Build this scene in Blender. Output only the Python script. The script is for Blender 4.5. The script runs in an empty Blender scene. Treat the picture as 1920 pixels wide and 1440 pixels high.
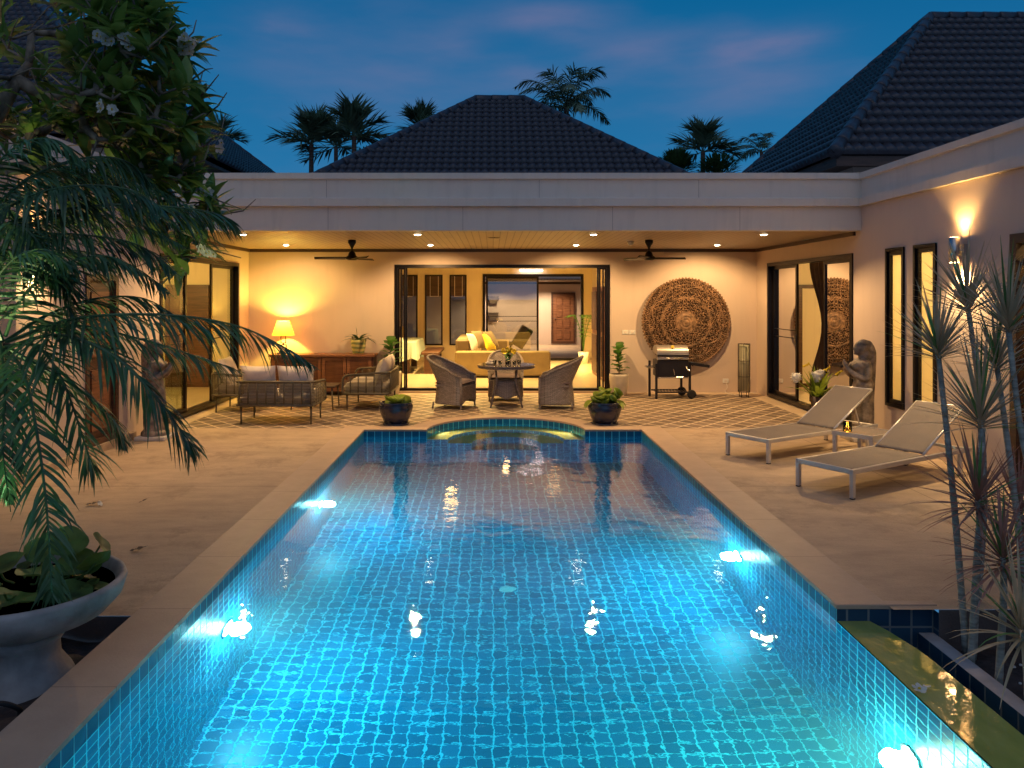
import bpy, math, random
from mathutils import Vector, Matrix, geometry
from math import sin, cos, pi, radians as R
random.seed(7)
S = bpy.context.scene
COL = S.collection

# ------------------------------------------------------------------ camera
cd = bpy.data.cameras.new('camera'); cam = bpy.data.objects.new('camera', cd); COL.objects.link(cam)
cam.location = (0, 0, 1.8); cam.rotation_euler = (R(90), 0, 0)
cd.sensor_width = 36; cd.lens = 36 * 1470 / 1920
cd.shift_x = 36 / 1920; cd.shift_y = -165 / 1920
cd.clip_start = .05; cd.clip_end = 3000
S.camera = cam
# ------------------------------------------------------------------ exposure
S.view_settings.view_transform = 'Standard'; S.view_settings.look = 'None'
S.view_settings.exposure = 0; S.view_settings.gamma = 1
cy = S.cycles
cy.use_denoising = True
cy.max_bounces = 9; cy.diffuse_bounces = 4; cy.glossy_bounces = 4; cy.transmission_bounces = 8
cy.transparent_max_bounces = 12; cy.volume_bounces = 1
cy.caustics_refractive = False; cy.caustics_reflective = False
cy.sample_clamp_indirect = 16.0
# ------------------------------------------------------------------ sky
W = bpy.data.worlds.new('World'); S.world = W; W.use_nodes = True
nt = W.node_tree; N = nt.nodes; Lk = nt.links
bg = N['Background']
sky = N.new('ShaderNodeTexSky'); sky.sky_type = 'NISHITA'; sky.sun_disc = False
sky.sun_elevation = R(1.0); sky.sun_rotation = R(160); sky.air_density = 1.0; sky.dust_density = .6; sky.ozone_density = 4
SUN_AZ = 160
tc = N.new('ShaderNodeTexCoord'); sp = N.new('ShaderNodeSeparateXYZ'); Lk.new(tc.outputs['Generated'], sp.inputs[0])
def wm(op, a, b=None, c=None):
    m = N.new('ShaderNodeMath'); m.operation = op
    for i, v in enumerate((a, b, c)):
        if v is None: continue
        if isinstance(v, (int, float)): m.inputs[i].default_value = v
        else: Lk.new(v, m.inputs[i])
    return m.outputs[0]
ramp = N.new('ShaderNodeValToRGB'); Lk.new(sp.outputs[2], ramp.inputs[0])
cr = ramp.color_ramp
cr.elements[0].position = 0; cr.elements[0].color = (.050, .205, .42, 1)
cr.elements[1].position = 1; cr.elements[1].color = (.030, .080, .20, 1)
e = cr.elements.new(.16); e.color = (.018, .178, .40, 1)
e = cr.elements.new(.36); e.color = (.002, .122, .31, 1)
mx = N.new('ShaderNodeMixRGB'); mx.inputs[0].default_value = .93
mulr = N.new('ShaderNodeVectorMath'); mulr.operation = 'SCALE'; mulr.inputs[3].default_value = 10.0
Lk.new(ramp.outputs[0], mulr.inputs[0])
Lk.new(sky.outputs[0], mx.inputs[1]); Lk.new(mulr.outputs[0], mx.inputs[2])
# thin pink dusk clouds
mp = N.new('ShaderNodeMapping'); mp.inputs['Scale'].default_value = (3.2, 3.2, 13)
Lk.new(tc.outputs['Generated'], mp.inputs[0])
nz = N.new('ShaderNodeTexNoise'); nz.inputs['Scale'].default_value = 1.3; nz.inputs['Detail'].default_value = 5; nz.inputs['Roughness'].default_value = .5
Lk.new(mp.outputs[0], nz.inputs[0])
def cloud(px, py, w, h, amp):
    d = Vector(((px - 924) / 1470, 1, (555 - py) / 1470)).normalized()
    ax = wm('MULTIPLY', wm('SUBTRACT', sp.outputs[0], d.x), 1470 / w)
    az = wm('MULTIPLY', wm('SUBTRACT', sp.outputs[2], d.z), 1470 / h)
    r2 = wm('ADD', wm('MULTIPLY', ax, ax), wm('MULTIPLY', az, az))
    g = wm('MULTIPLY', wm('POWER', 2.718, wm('MULTIPLY', r2, -1.0)), amp)
    return wm('MULTIPLY', g, wm('GREATER_THAN', sp.outputs[1], 0))
tot = None
for c_ in [(1450, 82, 62, 22, .8), (1372, 95, 40, 26, .35), (1395, 150, 130, 70, .22), (1040, 40, 95, 32, .42), (1180, 105, 110, 32, .32),
           (985, 135, 50, 22, .25), (860, 80, 60, 30, .2), (520, 40, 70, 40, .3), (770, 110, 130, 80, .12), (1020, 180, 300, 60, .12), (600, 150, 160, 60, .12)]:
    g = cloud(*c_); tot = g if tot is None else wm('ADD', tot, g)
nf = wm('MAXIMUM', wm('MULTIPLY', wm('SUBTRACT', nz.outputs[0], .3), 3.2), 0)
gen = wm('MULTIPLY', wm('MAXIMUM', wm('SUBTRACT', nz.outputs[0], .46), 0), .42)
cf = wm('MINIMUM', wm('ADD', wm('MULTIPLY', tot, nf), gen), .8)
cm = N.new('ShaderNodeMixRGB'); Lk.new(cf, cm.inputs[0]); Lk.new(mx.outputs[0], cm.inputs[1]); cm.inputs[2].default_value = (2.2, 1.95, 3.4, 1)
# afterglow behind the camera (west)
gl = wm('POWER', wm('MAXIMUM', wm('MULTIPLY', sp.outputs[1], -1), 0), 1.2)
am = N.new('ShaderNodeMixRGB'); am.blend_type = 'ADD'; Lk.new(gl, am.inputs[0]); Lk.new(cm.outputs[0], am.inputs[1]); am.inputs[2].default_value = (1.7, 1.45, 1.5, 1)
Lk.new(am.outputs[0], bg.inputs[0]); bg.inputs[1].default_value = .1
# ------------------------------------------------------------------ last glow of the sun, low behind the camera
sd = bpy.data.lights.new('dusk_sun', 'SUN'); so = bpy.data.objects.new('dusk_sun', sd); COL.objects.link(so)
sd.energy = .22; sd.angle = R(60); sd.color = (1, .86, .78)
so.rotation_euler = (R(30), 0, R(-14)); so.location = (0, -20, 12)

# ------------------------------------------------------------------ helpers
def at(px, py, Y): return Vector(((px - 924) * Y / 1470, Y, 1.8 - (py - 555) * Y / 1470))
class MB:
    def __init__(s): s.v = []; s.f = []; s.uv = []
    def add(s, vs, fs, uvs=None):
        o = len(s.v); s.v += [tuple(p) for p in vs]; s.f += [tuple(i + o for i in f) for f in fs]
        for k, f in enumerate(fs): s.uv.append(uvs[k] if uvs else [(0, 0)] * len(f))
    def box(s, x0, x1, y0, y1, z0, z1):
        v = [(x, y, z) for z in (z0, z1) for y in (y0, y1) for x in (x0, x1)]
        f = [(0, 2, 3, 1), (4, 5, 7, 6), (0, 1, 5, 4), (1, 3, 7, 5), (3, 2, 6, 7), (2, 0, 4, 6)]
        def u(face):
            ps = [v[i] for i in face]
            n = (Vector(ps[1]) - Vector(ps[0])).cross(Vector(ps[2]) - Vector(ps[1]))
            a = max(range(3), key=lambda i: abs(n[i]))
            return [tuple(p[i] for i in range(3) if i != a) for p in ps]
        s.add(v, f, [u(q) for q in f]); return s
    def rbox(s, x0, x1, y0, y1, z0, z1, r=.01, M=None):
        # chamfered box
        o = len(s.v); vs = []
        for sx, x in ((-1, x0), (1, x1)):
            for sy, y in ((-1, y0), (1, y1)):
                for sz, z in ((-1, z0), (1, z1)):
                    vs += [(x, y - sy * r, z - sz * r), (x - sx * r, y, z - sz * r), (x - sx * r, y - sy * r, z)]
        if M is not None: vs = [M @ Vector(p) for p in vs]
        I = lambda a, b, c, k: (a * 4 + b * 2 + c) * 3 + k
        f = [(I(0,0,0,0), I(0,0,1,0), I(0,1,1,0), I(0,1,0,0)), (I(1,0,0,0), I(1,1,0,0), I(1,1,1,0), I(1,0,1,0)),
             (I(0,0,0,1), I(1,0,0,1), I(1,0,1,1), I(0,0,1,1)), (I(0,1,0,1), I(0,1,1,1), I(1,1,1,1), I(1,1,0,1)),
             (I(0,0,0,2), I(0,1,0,2), I(1,1,0,2), I(1,0,0,2)), (I(0,0,1,2), I(1,0,1,2), I(1,1,1,2), I(0,1,1,2))]
        for b in (0, 1):
            for c in (0, 1):
                f += [(I(0,b,c,1), I(1,b,c,1), I(1,b,c,2), I(0,b,c,2)), (I(b,0,c,0), I(b,1,c,0), I(b,1,c,2), I(b,0,c,2)), (I(b,c,0,0), I(b,c,1,0), I(b,c,1,1), I(b,c,0,1))]
                for a in (0, 1): f.append((I(a,b,c,0), I(a,b,c,1), I(a,b,c,2)))
        s.add(vs, f); return s
    def quad(s, a, b, c, d, uv=None): s.add([a, b, c, d], [(0, 1, 2, 3)], [uv] if uv else None); return s
    def tube(s, pts, r, n=8, cap=True, closed=False):
        pts = [Vector(p) for p in pts]; m = len(pts)
        rs = r if isinstance(r, (list, tuple)) else [r] * m
        vs = []; t0 = None; nrm = None; L = 0; ls = []
        for i, p in enumerate(pts):
            if closed: t = (pts[(i + 1) % m] - pts[i - 1]).normalized()
            else: t = (pts[min(i + 1, m - 1)] - pts[max(i - 1, 0)]).normalized()
            if nrm is None:
                a = Vector((0, 0, 1)) if abs(t.z) < .9 else Vector((1, 0, 0)); nrm = t.cross(a).normalized()
            else: nrm = (nrm - t * nrm.dot(t)).normalized()
            bn = t.cross(nrm)
            if i: L += (p - pts[i - 1]).length
            ls.append(L)
            for k in range(n):
                a = 2 * pi * k / n; vs.append(p + (nrm * cos(a) + bn * sin(a)) * rs[i])
        f = []; uv = []
        for i in range(m if closed else m - 1):
            j = (i + 1) % m
            for k in range(n):
                k2 = (k + 1) % n; f.append((i * n + k, i * n + k2, j * n + k2, j * n + k))
                uv.append([(k / n, ls[i]), ((k + 1) / n, ls[i]), ((k + 1) / n, ls[j]), (k / n, ls[j])])
        if cap and not closed:
            f += [tuple(range(n - 1, -1, -1)), tuple((m - 1) * n + k for k in range(n))]; uv += [[(0, 0)] * n] * 2
        s.add(vs, f, uv); return s
    def cyl(s, a, b, r, r2=None, n=12): return s.tube([a, b], [r, r if r2 is None else r2], n)
    def lathe(s, prof, c=(0, 0, 0), n=32, M=None, sx=1, sy=1, ruffle=None, cap=True):
        vs = []; L = 0; ls = []
        for j, (r, z) in enumerate(prof):
            if j: L += math.hypot(r - prof[j-1][0], z - prof[j-1][1])
            ls.append(L)
            for k in range(n):
                a = 2 * pi * k / n; rr = r * (1 + (ruffle(a, z) if ruffle else 0))
                p = Vector((c[0] + rr * cos(a) * sx, c[1] + rr * sin(a) * sy, c[2] + z)); vs.append(M @ p if M else p)
        f = []; uv = []
        for j in range(len(prof) - 1):
            for k in range(n):
                k2 = (k + 1) % n; f.append((j * n + k, j * n + k2, (j + 1) * n + k2, (j + 1) * n + k))
                uv.append([(k / n, ls[j]), ((k+1) / n, ls[j]), ((k+1) / n, ls[j+1]), (k / n, ls[j+1])])
        if cap and prof[0][0] > 1e-4: f.append(tuple(range(n - 1, -1, -1))); uv.append([(0, 0)] * n)
        if cap and prof[-1][0] > 1e-4: f.append(tuple((len(prof) - 1) * n + k for k in range(n))); uv.append([(0, 0)] * n)
        s.add(vs, f, uv); return s
    def sphere(s, c, rx, ry=None, rz=None, n=12, m=8, M=None):
        ry = rx if ry is None else ry; rz = rx if rz is None else rz
        prof = [(max(sin(pi * j / m), 1e-5), -cos(pi * j / m)) for j in range(m + 1)]
        vs = []
        for r, z in prof:
            for k in range(n):
                a = 2 * pi * k / n; p = Vector((c[0] + rx * r * cos(a), c[1] + ry * r * sin(a), c[2] + rz * z)); vs.append(M @ p if M else p)
        f = [(j * n + k, j * n + (k + 1) % n, (j + 1) * n + (k + 1) % n, (j + 1) * n + k) for j in range(m) for k in range(n)]
        s.add(vs, f); return s
    def grid(s, fn, nu, nv, closeu=False):
        vs = [fn(i / nu, j / nv) for j in range(nv + 1) for i in range(nu + 1)]
        f = []; uv = []
        for j in range(nv):
            for i in range(nu):
                a = j * (nu + 1) + i; f.append((a, a + 1, a + nu + 2, a + nu + 1))
                uv.append([(i / nu, j / nv), ((i+1) / nu, j / nv), ((i+1) / nu, (j+1) / nv), (i / nu, (j+1) / nv)])
        s.add(vs, f, uv); return s
    def poly(s, loops, z, flip=False):
        ls = [[Vector((x, y, 0)) for x, y in l] for l in loops]
        tri = geometry.tessellate_polygon(ls); pts = [p for l in ls for p in l]
        f = []
        for t in tri:
            a, b, c = (pts[i] for i in t)
            if ((b - a).cross(c - a)).z < 0: t = (t[0], t[2], t[1])
            f.append(tuple(reversed(t)) if flip else tuple(t))
        s.add([(p.x, p.y, z) for p in pts], f, [[(pts[i].x, pts[i].y) for i in q] for q in f]); return s
    def skirt(s, loop, z0, z1, closed=True):
        L = 0; m = len(loop)
        for i in range(m if closed else m - 1):
            a = loop[i]; b = loop[(i + 1) % m]; l = math.hypot(b[0] - a[0], b[1] - a[1])
            s.add([(a[0], a[1], z0), (b[0], b[1], z0), (b[0], b[1], z1), (a[0], a[1], z1)], [(0, 1, 2, 3)], [[(L, z0), (L + l, z0), (L + l, z1), (L, z1)]]); L += l
        return s
    def build(s, name, mat, parent=None, smooth=False, M=None, loc=None):
        me = bpy.data.meshes.new(name)
        vs = [M @ Vector(p) for p in s.v] if M else s.v
        me.from_pydata([tuple(p) for p in vs], [], s.f)
        ul = me.uv_layers.new(name='UVMap'); flat = [c for f in s.uv for p in f for c in p]
        if len(flat) == 2 * len(me.loops): ul.data.foreach_set('uv', flat)
        me.materials.append(mat)
        if smooth: me.polygons.foreach_set('use_smooth', [True] * len(me.polygons))
        me.update()
        o = bpy.data.objects.new(name, me); COL.objects.link(o)
        if parent: o.parent = parent
        if loc: o.location = loc
        return o
def tag(o, label=None, cat=None, group=None, kind=None):
    if label: o['label'] = label
    if cat: o['category'] = cat
    if group: o['group'] = group
    if kind: o['kind'] = kind
    return o
def thing(name, label, cat, loc=(0, 0, 0), rz=0, group=None):
    o = bpy.data.objects.new(name, None); COL.objects.link(o); o.location = loc; o.rotation_euler = (0, 0, rz)
    o.empty_display_size = .1
    return tag(o, label, cat, group)
def sub(name, parent, loc=(0, 0, 0), rz=0):
    o = bpy.data.objects.new(name, None); COL.objects.link(o); o.location = loc; o.rotation_euler = (0, 0, rz); o.parent = parent; return o
def dup(root, loc, rz=None, label=None, scale=None):
    def cp(o, par):
        c = o.copy(); COL.objects.link(c); c.parent = par
        for ch in list(o.children): cp(ch, c)
        return c
    r = cp(root, None); r.location = loc
    if rz is not None: r.rotation_euler = (0, 0, rz)
    if label: r['label'] = label
    if scale: r.scale = scale
    return r
def cat_rom(pts, n=10):
    P = [Vector(p) for p in pts]; P = [2 * P[0] - P[1]] + P + [2 * P[-1] - P[-2]]; out = []
    for i in range(1, len(P) - 2):
        for k in range(n):
            t = k / n; a, b, c, d = P[i-1:i+3]
            out.append(.5 * ((2 * b) + (-a + c) * t + (2 * a - 5 * b + 4 * c - d) * t * t + (-a + 3 * b - 3 * c + d) * t ** 3))
    out.append(P[-2]); return out
def mod_bevel(o, w=.004, seg=2):
    m = o.modifiers.new('bevel', 'BEVEL'); m.width = w; m.segments = seg; m.limit_method = 'ANGLE'; return o
def mod_solid(o, t):
    m = o.modifiers.new('solid', 'SOLIDIFY'); m.thickness = t; m.offset = 0; return o

# ------------------------------------------------------------------ materials
def newmat(name):
    m = bpy.data.materials.new(name); m.use_nodes = True; return m, m.node_tree, m.node_tree.nodes['Principled BSDF']
def mathn(t, op, a, b=None, c=None):
    m = t.nodes.new('ShaderNodeMath'); m.operation = op
    for i, v in enumerate((a, b, c)):
        if v is None: continue
        if isinstance(v, (int, float)): m.inputs[i].default_value = v
        else: t.links.new(v, m.inputs[i])
    return m.outputs[0]
def coords(t, kind='Object', scale=None):
    c = t.nodes.new('ShaderNodeTexCoord').outputs[kind]
    if scale:
        m = t.nodes.new('ShaderNodeMapping'); m.inputs['Scale'].default_value = scale; t.links.new(c, m.inputs[0]); c = m.outputs[0]
    return c
def noise(t, co, scale, detail=4, rough=.55):
    n = t.nodes.new('ShaderNodeTexNoise'); n.inputs['Scale'].default_value = scale; n.inputs['Detail'].default_value = detail; n.inputs['Roughness'].default_value = rough
    t.links.new(co, n.inputs[0]); return n.outputs[0]
def mixc(t, f, a, b, mode='MIX'):
    m = t.nodes.new('ShaderNodeMixRGB'); m.blend_type = mode
    for i, v in enumerate((f, a, b)):
        if isinstance(v, (int, float)): m.inputs[i].default_value = v
        elif isinstance(v, tuple): m.inputs[i].default_value = (*v, 1)
        else: t.links.new(v, m.inputs[i])
    return m.outputs[0]
def bump(t, b, h, strength=.3, dist=.01):
    n = t.nodes.new('ShaderNodeBump'); n.inputs['Strength'].default_value = strength; n.inputs['Distance'].default_value = dist
    t.links.new(h, n.inputs['Height']); t.links.new(n.outputs[0], b.inputs['Normal']); return n
def mat(name, col, rough=.5, metal=0, var=.15, scale=4, bmp=0, bscale=60, stretch=None, spec=.5, col2=None, trans=0, sheen=0, coat=0):
    m, t, b = newmat(name)
    co = coords(t, 'Object', stretch)
    n = noise(t, co, scale)
    c2 = col2 or tuple(max(0, c * (1 - 2 * var)) for c in col)
    f = mathn(t, 'MULTIPLY_ADD', n, 2.2, -.6); 
    t.links.new(mixc(t, mathn(t, 'MINIMUM', mathn(t, 'MAXIMUM', f, 0), 1), c2, tuple(min(1, c * (1 + var * .4)) for c in col)), b.inputs['Base Color'])
    b.inputs['Roughness'].default_value = rough; b.inputs['Metallic'].default_value = metal
    b.inputs['Specular IOR Level'].default_value = spec
    if coat: b.inputs['Coat Weight'].default_value = coat; b.inputs['Coat Roughness'].default_value = .1
    if bmp: bump(t, b, noise(t, co, bscale, 3), bmp, .01)
    if trans:
        tr = t.nodes.new('ShaderNodeBsdfTranslucent'); mix = t.nodes.new('ShaderNodeMixShader'); mix.inputs[0].default_value = trans
        tr.inputs[0].default_value = (*[min(1, c * 1.5) for c in col], 1)
        out = t.nodes['Material Output']; t.links.new(b.outputs[0], mix.inputs[1]); t.links.new(tr.outputs[0], mix.inputs[2]); t.links.new(mix.outputs[0], out.inputs[0])
    return m
def emis(name, col, s):
    m, t, b = newmat(name); b.inputs['Base Color'].default_value = (*col, 1); b.inputs['Emission Color'].default_value = (*col, 1); b.inputs['Emission Strength'].default_value = s; return m
def wood(name, a, b_, scale=3, axis=(1, 1, 12), rough=.45):
    m, t, b = newmat(name); co = coords(t, 'Object', axis)
    n = noise(t, co, scale, 6, .65); t.links.new(mixc(t, mathn(t, 'MULTIPLY_ADD', n, 2.4, -.7), a, b_), b.inputs['Base Color']); b.inputs['Roughness'].default_value = rough
    bump(t, b, n, .25, .004); return m
M = {}
# walls: trowelled warm white paint
def paint(name, col, var=.08, streak=.5):
    m, t, b = newmat(name); co = coords(t)
    n = noise(t, co, 1.1, 5); n2 = noise(t, co, 35, 3)
    st = noise(t, coords(t, 'Object', (6, 6, .7)), 1.5, 4)
    c = mixc(t, n, tuple(x * (1 - var * 2) for x in col), col)
    c = mixc(t, mathn(t, 'MULTIPLY', mathn(t, 'MAXIMUM', mathn(t, 'SUBTRACT', st, .52), 0), 1.7 * streak), c, tuple(x * .5 for x in col))
    t.links.new(c, b.inputs['Base Color']); b.inputs['Roughness'].default_value = .75
    bump(t, b, mathn(t, 'ADD', n2, mathn(t, 'MULTIPLY', n, .6)), .12, .01); return m
M['wall'] = paint('wall_paint', (.69, .555, .45), .08, .22); M['fascia'] = paint('fascia_paint', (.76, .68, .585), .06, .55); M['room'] = paint('room_paint', (.75, .64, .45), .03)
M['black'] = mat('black_aluminium', (.018, .014, .014), .35, .6)
M['dwood'] = wood('dark_wood', (.035, .014, .008), (.13, .055, .028))
M['mwood'] = wood('teak', (.11, .04, .017), (.32, .135, .06)); M['dkwood'] = wood('walnut', (.03, .014, .009), (.09, .045, .028))
M['ceil'] = None
M['white'] = mat('white_plastic', (.8, .78, .72), .35, var=.03)
M['cushion'] = mat('cream_fabric', (.78, .70, .62), .9, var=.08, scale=9, bmp=.4, bscale=180)
M['silver'] = mat('brushed_aluminium', (.62, .60, .58), .33, .55, var=.08)
M['sling'] = mat('sling_fabric', (.185, .155, .135), .75, var=.06, bmp=.5, bscale=260)
M['lidsteel'] = mat('brushed_lid_steel', (.42, .38, .35), .42, .7, var=.12)
M['steel'] = mat('stainless_steel', (.60, .57, .53), .25, .95, var=.08)
M['gblack'] = mat('grill_enamel', (.02, .018, .024), .35, .2)
M['rubber'] = mat('rubber', (.02, .02, .02), .8)
M['navy'] = mat('navy_glaze', (.020, .022, .050), .2, 0, var=.3, scale=7, coat=.15)
M['cream_pot'] = mat('cream_glaze', (.62, .54, .42), .45, var=.15, bmp=.1, bscale=12)
M['bowlstone'] = mat('weathered_stoneware', (.40, .37, .345), .6, var=.3, scale=5, bmp=.35, bscale=22)
M['edge'] = mat('raw_concrete_edge', (.14, .11, .10), .9, bmp=.4)
M['soil'] = mat('soil', (.085, .062, .055), .95, var=.4, scale=9, bmp=.9, bscale=30)
M['leaf'] = mat('leaf', (.10, .25, .04), .4, var=.45, scale=7, trans=.25)
M['lime'] = mat('lime_leaf', (.28, .38, .04), .45, var=.35, scale=14, trans=.3)
M['dleaf'] = mat('dark_leaf', (.035, .105, .028), .38, var=.5, scale=5, trans=.15)
M['frang'] = mat('frangipani_leaf', (.20, .34, .07), .38, var=.6, scale=3.5, trans=.25)
M['frond'] = mat('palm_frond', (.085, .20, .085), .42, var=.5, scale=3, trans=.12)
M['farpalm'] = mat('far_palm', (.17, .25, .14), .5, var=.5, scale=1.2, trans=.1)
M['farbush'] = mat('far_bush', (.06, .12, .03), .6, var=.5, scale=1.5, trans=.15)
M['drac'] = mat('dracaena_leaf', (.60, .46, .30), .5, var=.5, scale=4, trans=.12, col2=(.28, .25, .13))
M['dracr'] = mat('dracaena_red_leaf', (.42, .22, .17), .5, var=.5, scale=4, trans=.12, col2=(.18, .10, .07))
M['dracg'] = mat('dracaena_core', (.16, .36, .10), .45, var=.4, scale=4, trans=.12)
M['bark'] = mat('bark', (.34, .27, .20), .85, var=.4, scale=12, bmp=.8, bscale=25, stretch=(1, 1, .4))
M['gbark'] = mat('dracaena_bark', (.50, .50, .43), .8, var=.35, scale=10, bmp=.8, bscale=40, stretch=(.4, .4, 3))
M['pbark'] = mat('palm_bark', (.16, .10, .075), .85, var=.4, scale=6, bmp=.7, bscale=14, stretch=(.5, .5, 3))
M['petal'] = mat('petal', (.85, .84, .78), .5, var=.05, trans=.3)
M['yellow'] = mat('yellow_petal', (.85, .62, .03), .6, var=.25, scale=40, trans=.2)
M['candle'] = emis('candle_flame', (1, .62, .2), 14)
M['wax'] = mat('wax', (.85, .7, .45), .5, trans=.5)
M['mustard'] = mat('mustard_fabric', (.33, .25, .115), .9, var=.12, bmp=.3, bscale=120)
M['olive'] = mat('taupe_fabric', (.19, .14, .08), .9, var=.1)
M['cloth'] = mat('mint_tablecloth', (.50, .60, .53), .85, var=.06)
M['statue'] = mat('weathered_bronze', (.30, .235, .185), .6, .15, var=.45, scale=11, bmp=.5, bscale=30)
M['carve'] = mat('carved_teak', (.34, .19, .10), .6, var=.45, scale=14, bmp=.4, bscale=60)
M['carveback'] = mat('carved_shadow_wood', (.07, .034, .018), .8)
M['curtain'] = mat('brown_curtain', (.10, .06, .035), .9, var=.2)
M['paper'] = mat('lantern_paper', (.80, .76, .55), .8, var=.08, trans=.4)
M['bamboo'] = mat('dark_bamboo', (.06, .045, .03), .5)
M['redf'] = mat('red_flower', (.75, .03, .03), .5, trans=.2)
M['stone'] = mat('grey_kerb_stone', (.58, .54, .52), .7, var=.15, scale=8, bmp=.3, bscale=60)
M['rock'] = mat('rock', (.16, .13, .125), .85, var=.3, scale=6, bmp=.6, bscale=12)
def mk_ceiling():
    m, t, b = newmat('slatted_ceiling'); co = coords(t); s_ = t.nodes.new('ShaderNodeSeparateXYZ'); t.links.new(co, s_.inputs[0])
    fr = mathn(t, 'FRACT', mathn(t, 'MULTIPLY', s_.outputs[0], 10)); g = mathn(t, 'LESS_THAN', fr, .12)
    n = noise(t, coords(t, 'Object', (9, .6, 1)), 2.5, 5)
    c = mixc(t, n, (.27, .20, .14), (.38, .29, .20)); t.links.new(mixc(t, g, c, (.12, .07, .045)), b.inputs['Base Color']); b.inputs['Roughness'].default_value = .45
    bump(t, b, mathn(t, 'SUBTRACT', 1, g), .5, .01); return m
M['ceil'] = mk_ceiling()
def mk_diamond():
    m, t, b = newmat('diamond_paving'); co = coords(t); s_ = t.nodes.new('ShaderNodeSeparateXYZ'); t.links.new(co, s_.inputs[0])
    x, y = s_.outputs[0], s_.outputs[1]
    u = mathn(t, 'MULTIPLY', x, 1 / .31); v = mathn(t, 'MULTIPLY', mathn(t, 'SUBTRACT', y, 10.68), 1 / .36)
    def line(k):
        f = mathn(t, 'FRACT', k); d = mathn(t, 'MINIMUM', f, mathn(t, 'SUBTRACT', 1, f)); return d
    d = mathn(t, 'MINIMUM', line(mathn(t, 'ADD', u, v)), line(mathn(t, 'ADD', mathn(t, 'SUBTRACT', u, v), 50)))
    cell = t.nodes.new('ShaderNodeCombineXYZ'); t.links.new(mathn(t, 'FLOOR', mathn(t, 'ADD', u, v)), cell.inputs[0]); t.links.new(mathn(t, 'FLOOR', mathn(t, 'SUBTRACT', u, v)), cell.inputs[1])
    wn = t.nodes.new('ShaderNodeTexWhiteNoise'); t.links.new(cell.outputs[0], wn.inputs[0])
    n = noise(t, co, 14, 5)
    stone = mixc(t, wn.outputs[0], (.155, .115, .085), (.31, .235, .175)); stone = mixc(t, n, mixc(t, .45, stone, (.05, .03, .02)), stone)
    light = mixc(t, noise(t, co, 5), (.58, .44, .29), (.70, .55, .38))
    inn = mathn(t, 'MULTIPLY', mathn(t, 'LESS_THAN', x, 4.62), mathn(t, 'GREATER_THAN', x, -4.3)); inn = mathn(t, 'MULTIPLY', inn, mathn(t, 'LESS_THAN', y, 14.33))
    k = mathn(t, 'MULTIPLY', mathn(t, 'GREATER_THAN', d, .065), inn)
    t.links.new(mixc(t, k, light, stone), b.inputs['Base Color']); b.inputs['Roughness'].default_value = .5
    bump(t, b, mathn(t, 'SUBTRACT', mathn(t, 'MULTIPLY', n, .4), mathn(t, 'MULTIPLY', k, .3)), .3, .01); return m
M['diamond'] = mk_diamond()
def mk_terrace():
    m, t, b = newmat('washed_concrete'); co = coords(t)
    n = noise(t, co, .8, 6); n2 = noise(t, co, 70, 3); n3 = noise(t, coords(t, 'Object', (1, 2.2, 1)), 2.2, 8, .7)
    c = mixc(t, n, (.48, .35, .22), (.72, .54, .36)); c = mixc(t, mathn(t, 'MULTIPLY_ADD', n3, 2.2, -.75), mixc(t, .5, c, (.2, .14, .1)), c)
    c = mixc(t, mathn(t, 'MULTIPLY', mathn(t, 'GREATER_THAN', n2, .62), .25), c, (.2, .16, .13)); n4 = noise(t, coords(t, 'Object', (1, .8, 1)), .9, 9, .75); c = mixc(t, mathn(t, 'MINIMUM', mathn(t, 'MULTIPLY', mathn(t, 'MAXIMUM', mathn(t, 'SUBTRACT', n4, .53), 0), 6), .55), c, (.24, .165, .11))
    br = t.nodes.new('ShaderNodeSeparateXYZ'); t.links.new(co, br.inputs[0])
    j = mathn(t, 'LESS_THAN', mathn(t, 'ABSOLUTE', mathn(t, 'SUBTRACT', br.outputs[1], 7.42)), .006)
    j2 = mathn(t, 'LESS_THAN', mathn(t, 'ABSOLUTE', mathn(t, 'SUBTRACT', br.outputs[0], 3.9)), .006)
    j = mathn(t, 'MAXIMUM', j, j2)
    t.links.new(mixc(t, mathn(t, 'MULTIPLY', j, .7), c, (.15, .11, .08)), b.inputs['Base Color']); b.inputs['Roughness'].default_value = .7
    bump(t, b, mathn(t, 'ADD', n2, n3), .35, .008); return m
M['terrace'] = mk_terrace()
def mk_coping():
    m, t, b = newmat('sandstone_coping'); co = coords(t); n = noise(t, co, 5, 7, .65); n2 = noise(t, co, 90, 2)
    s_ = t.nodes.new('ShaderNodeSeparateXYZ'); t.links.new(co, s_.inputs[0])
    f = mathn(t, 'FRACT', mathn(t, 'MULTIPLY', s_.outputs[1], 1 / .9)); j = mathn(t, 'LESS_THAN', f, .007)
    c = mixc(t, n, (.38, .27, .19), (.56, .42, .30)); t.links.new(mixc(t, mathn(t, 'MULTIPLY', j, .6), c, (.14, .1, .08)), b.inputs['Base Color']); b.inputs['Roughness'].default_value = .55
    bump(t, b, mathn(t, 'ADD', n, mathn(t, 'MULTIPLY', n2, .4)), .3, .008); return m
M['coping'] = mk_coping()
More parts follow.
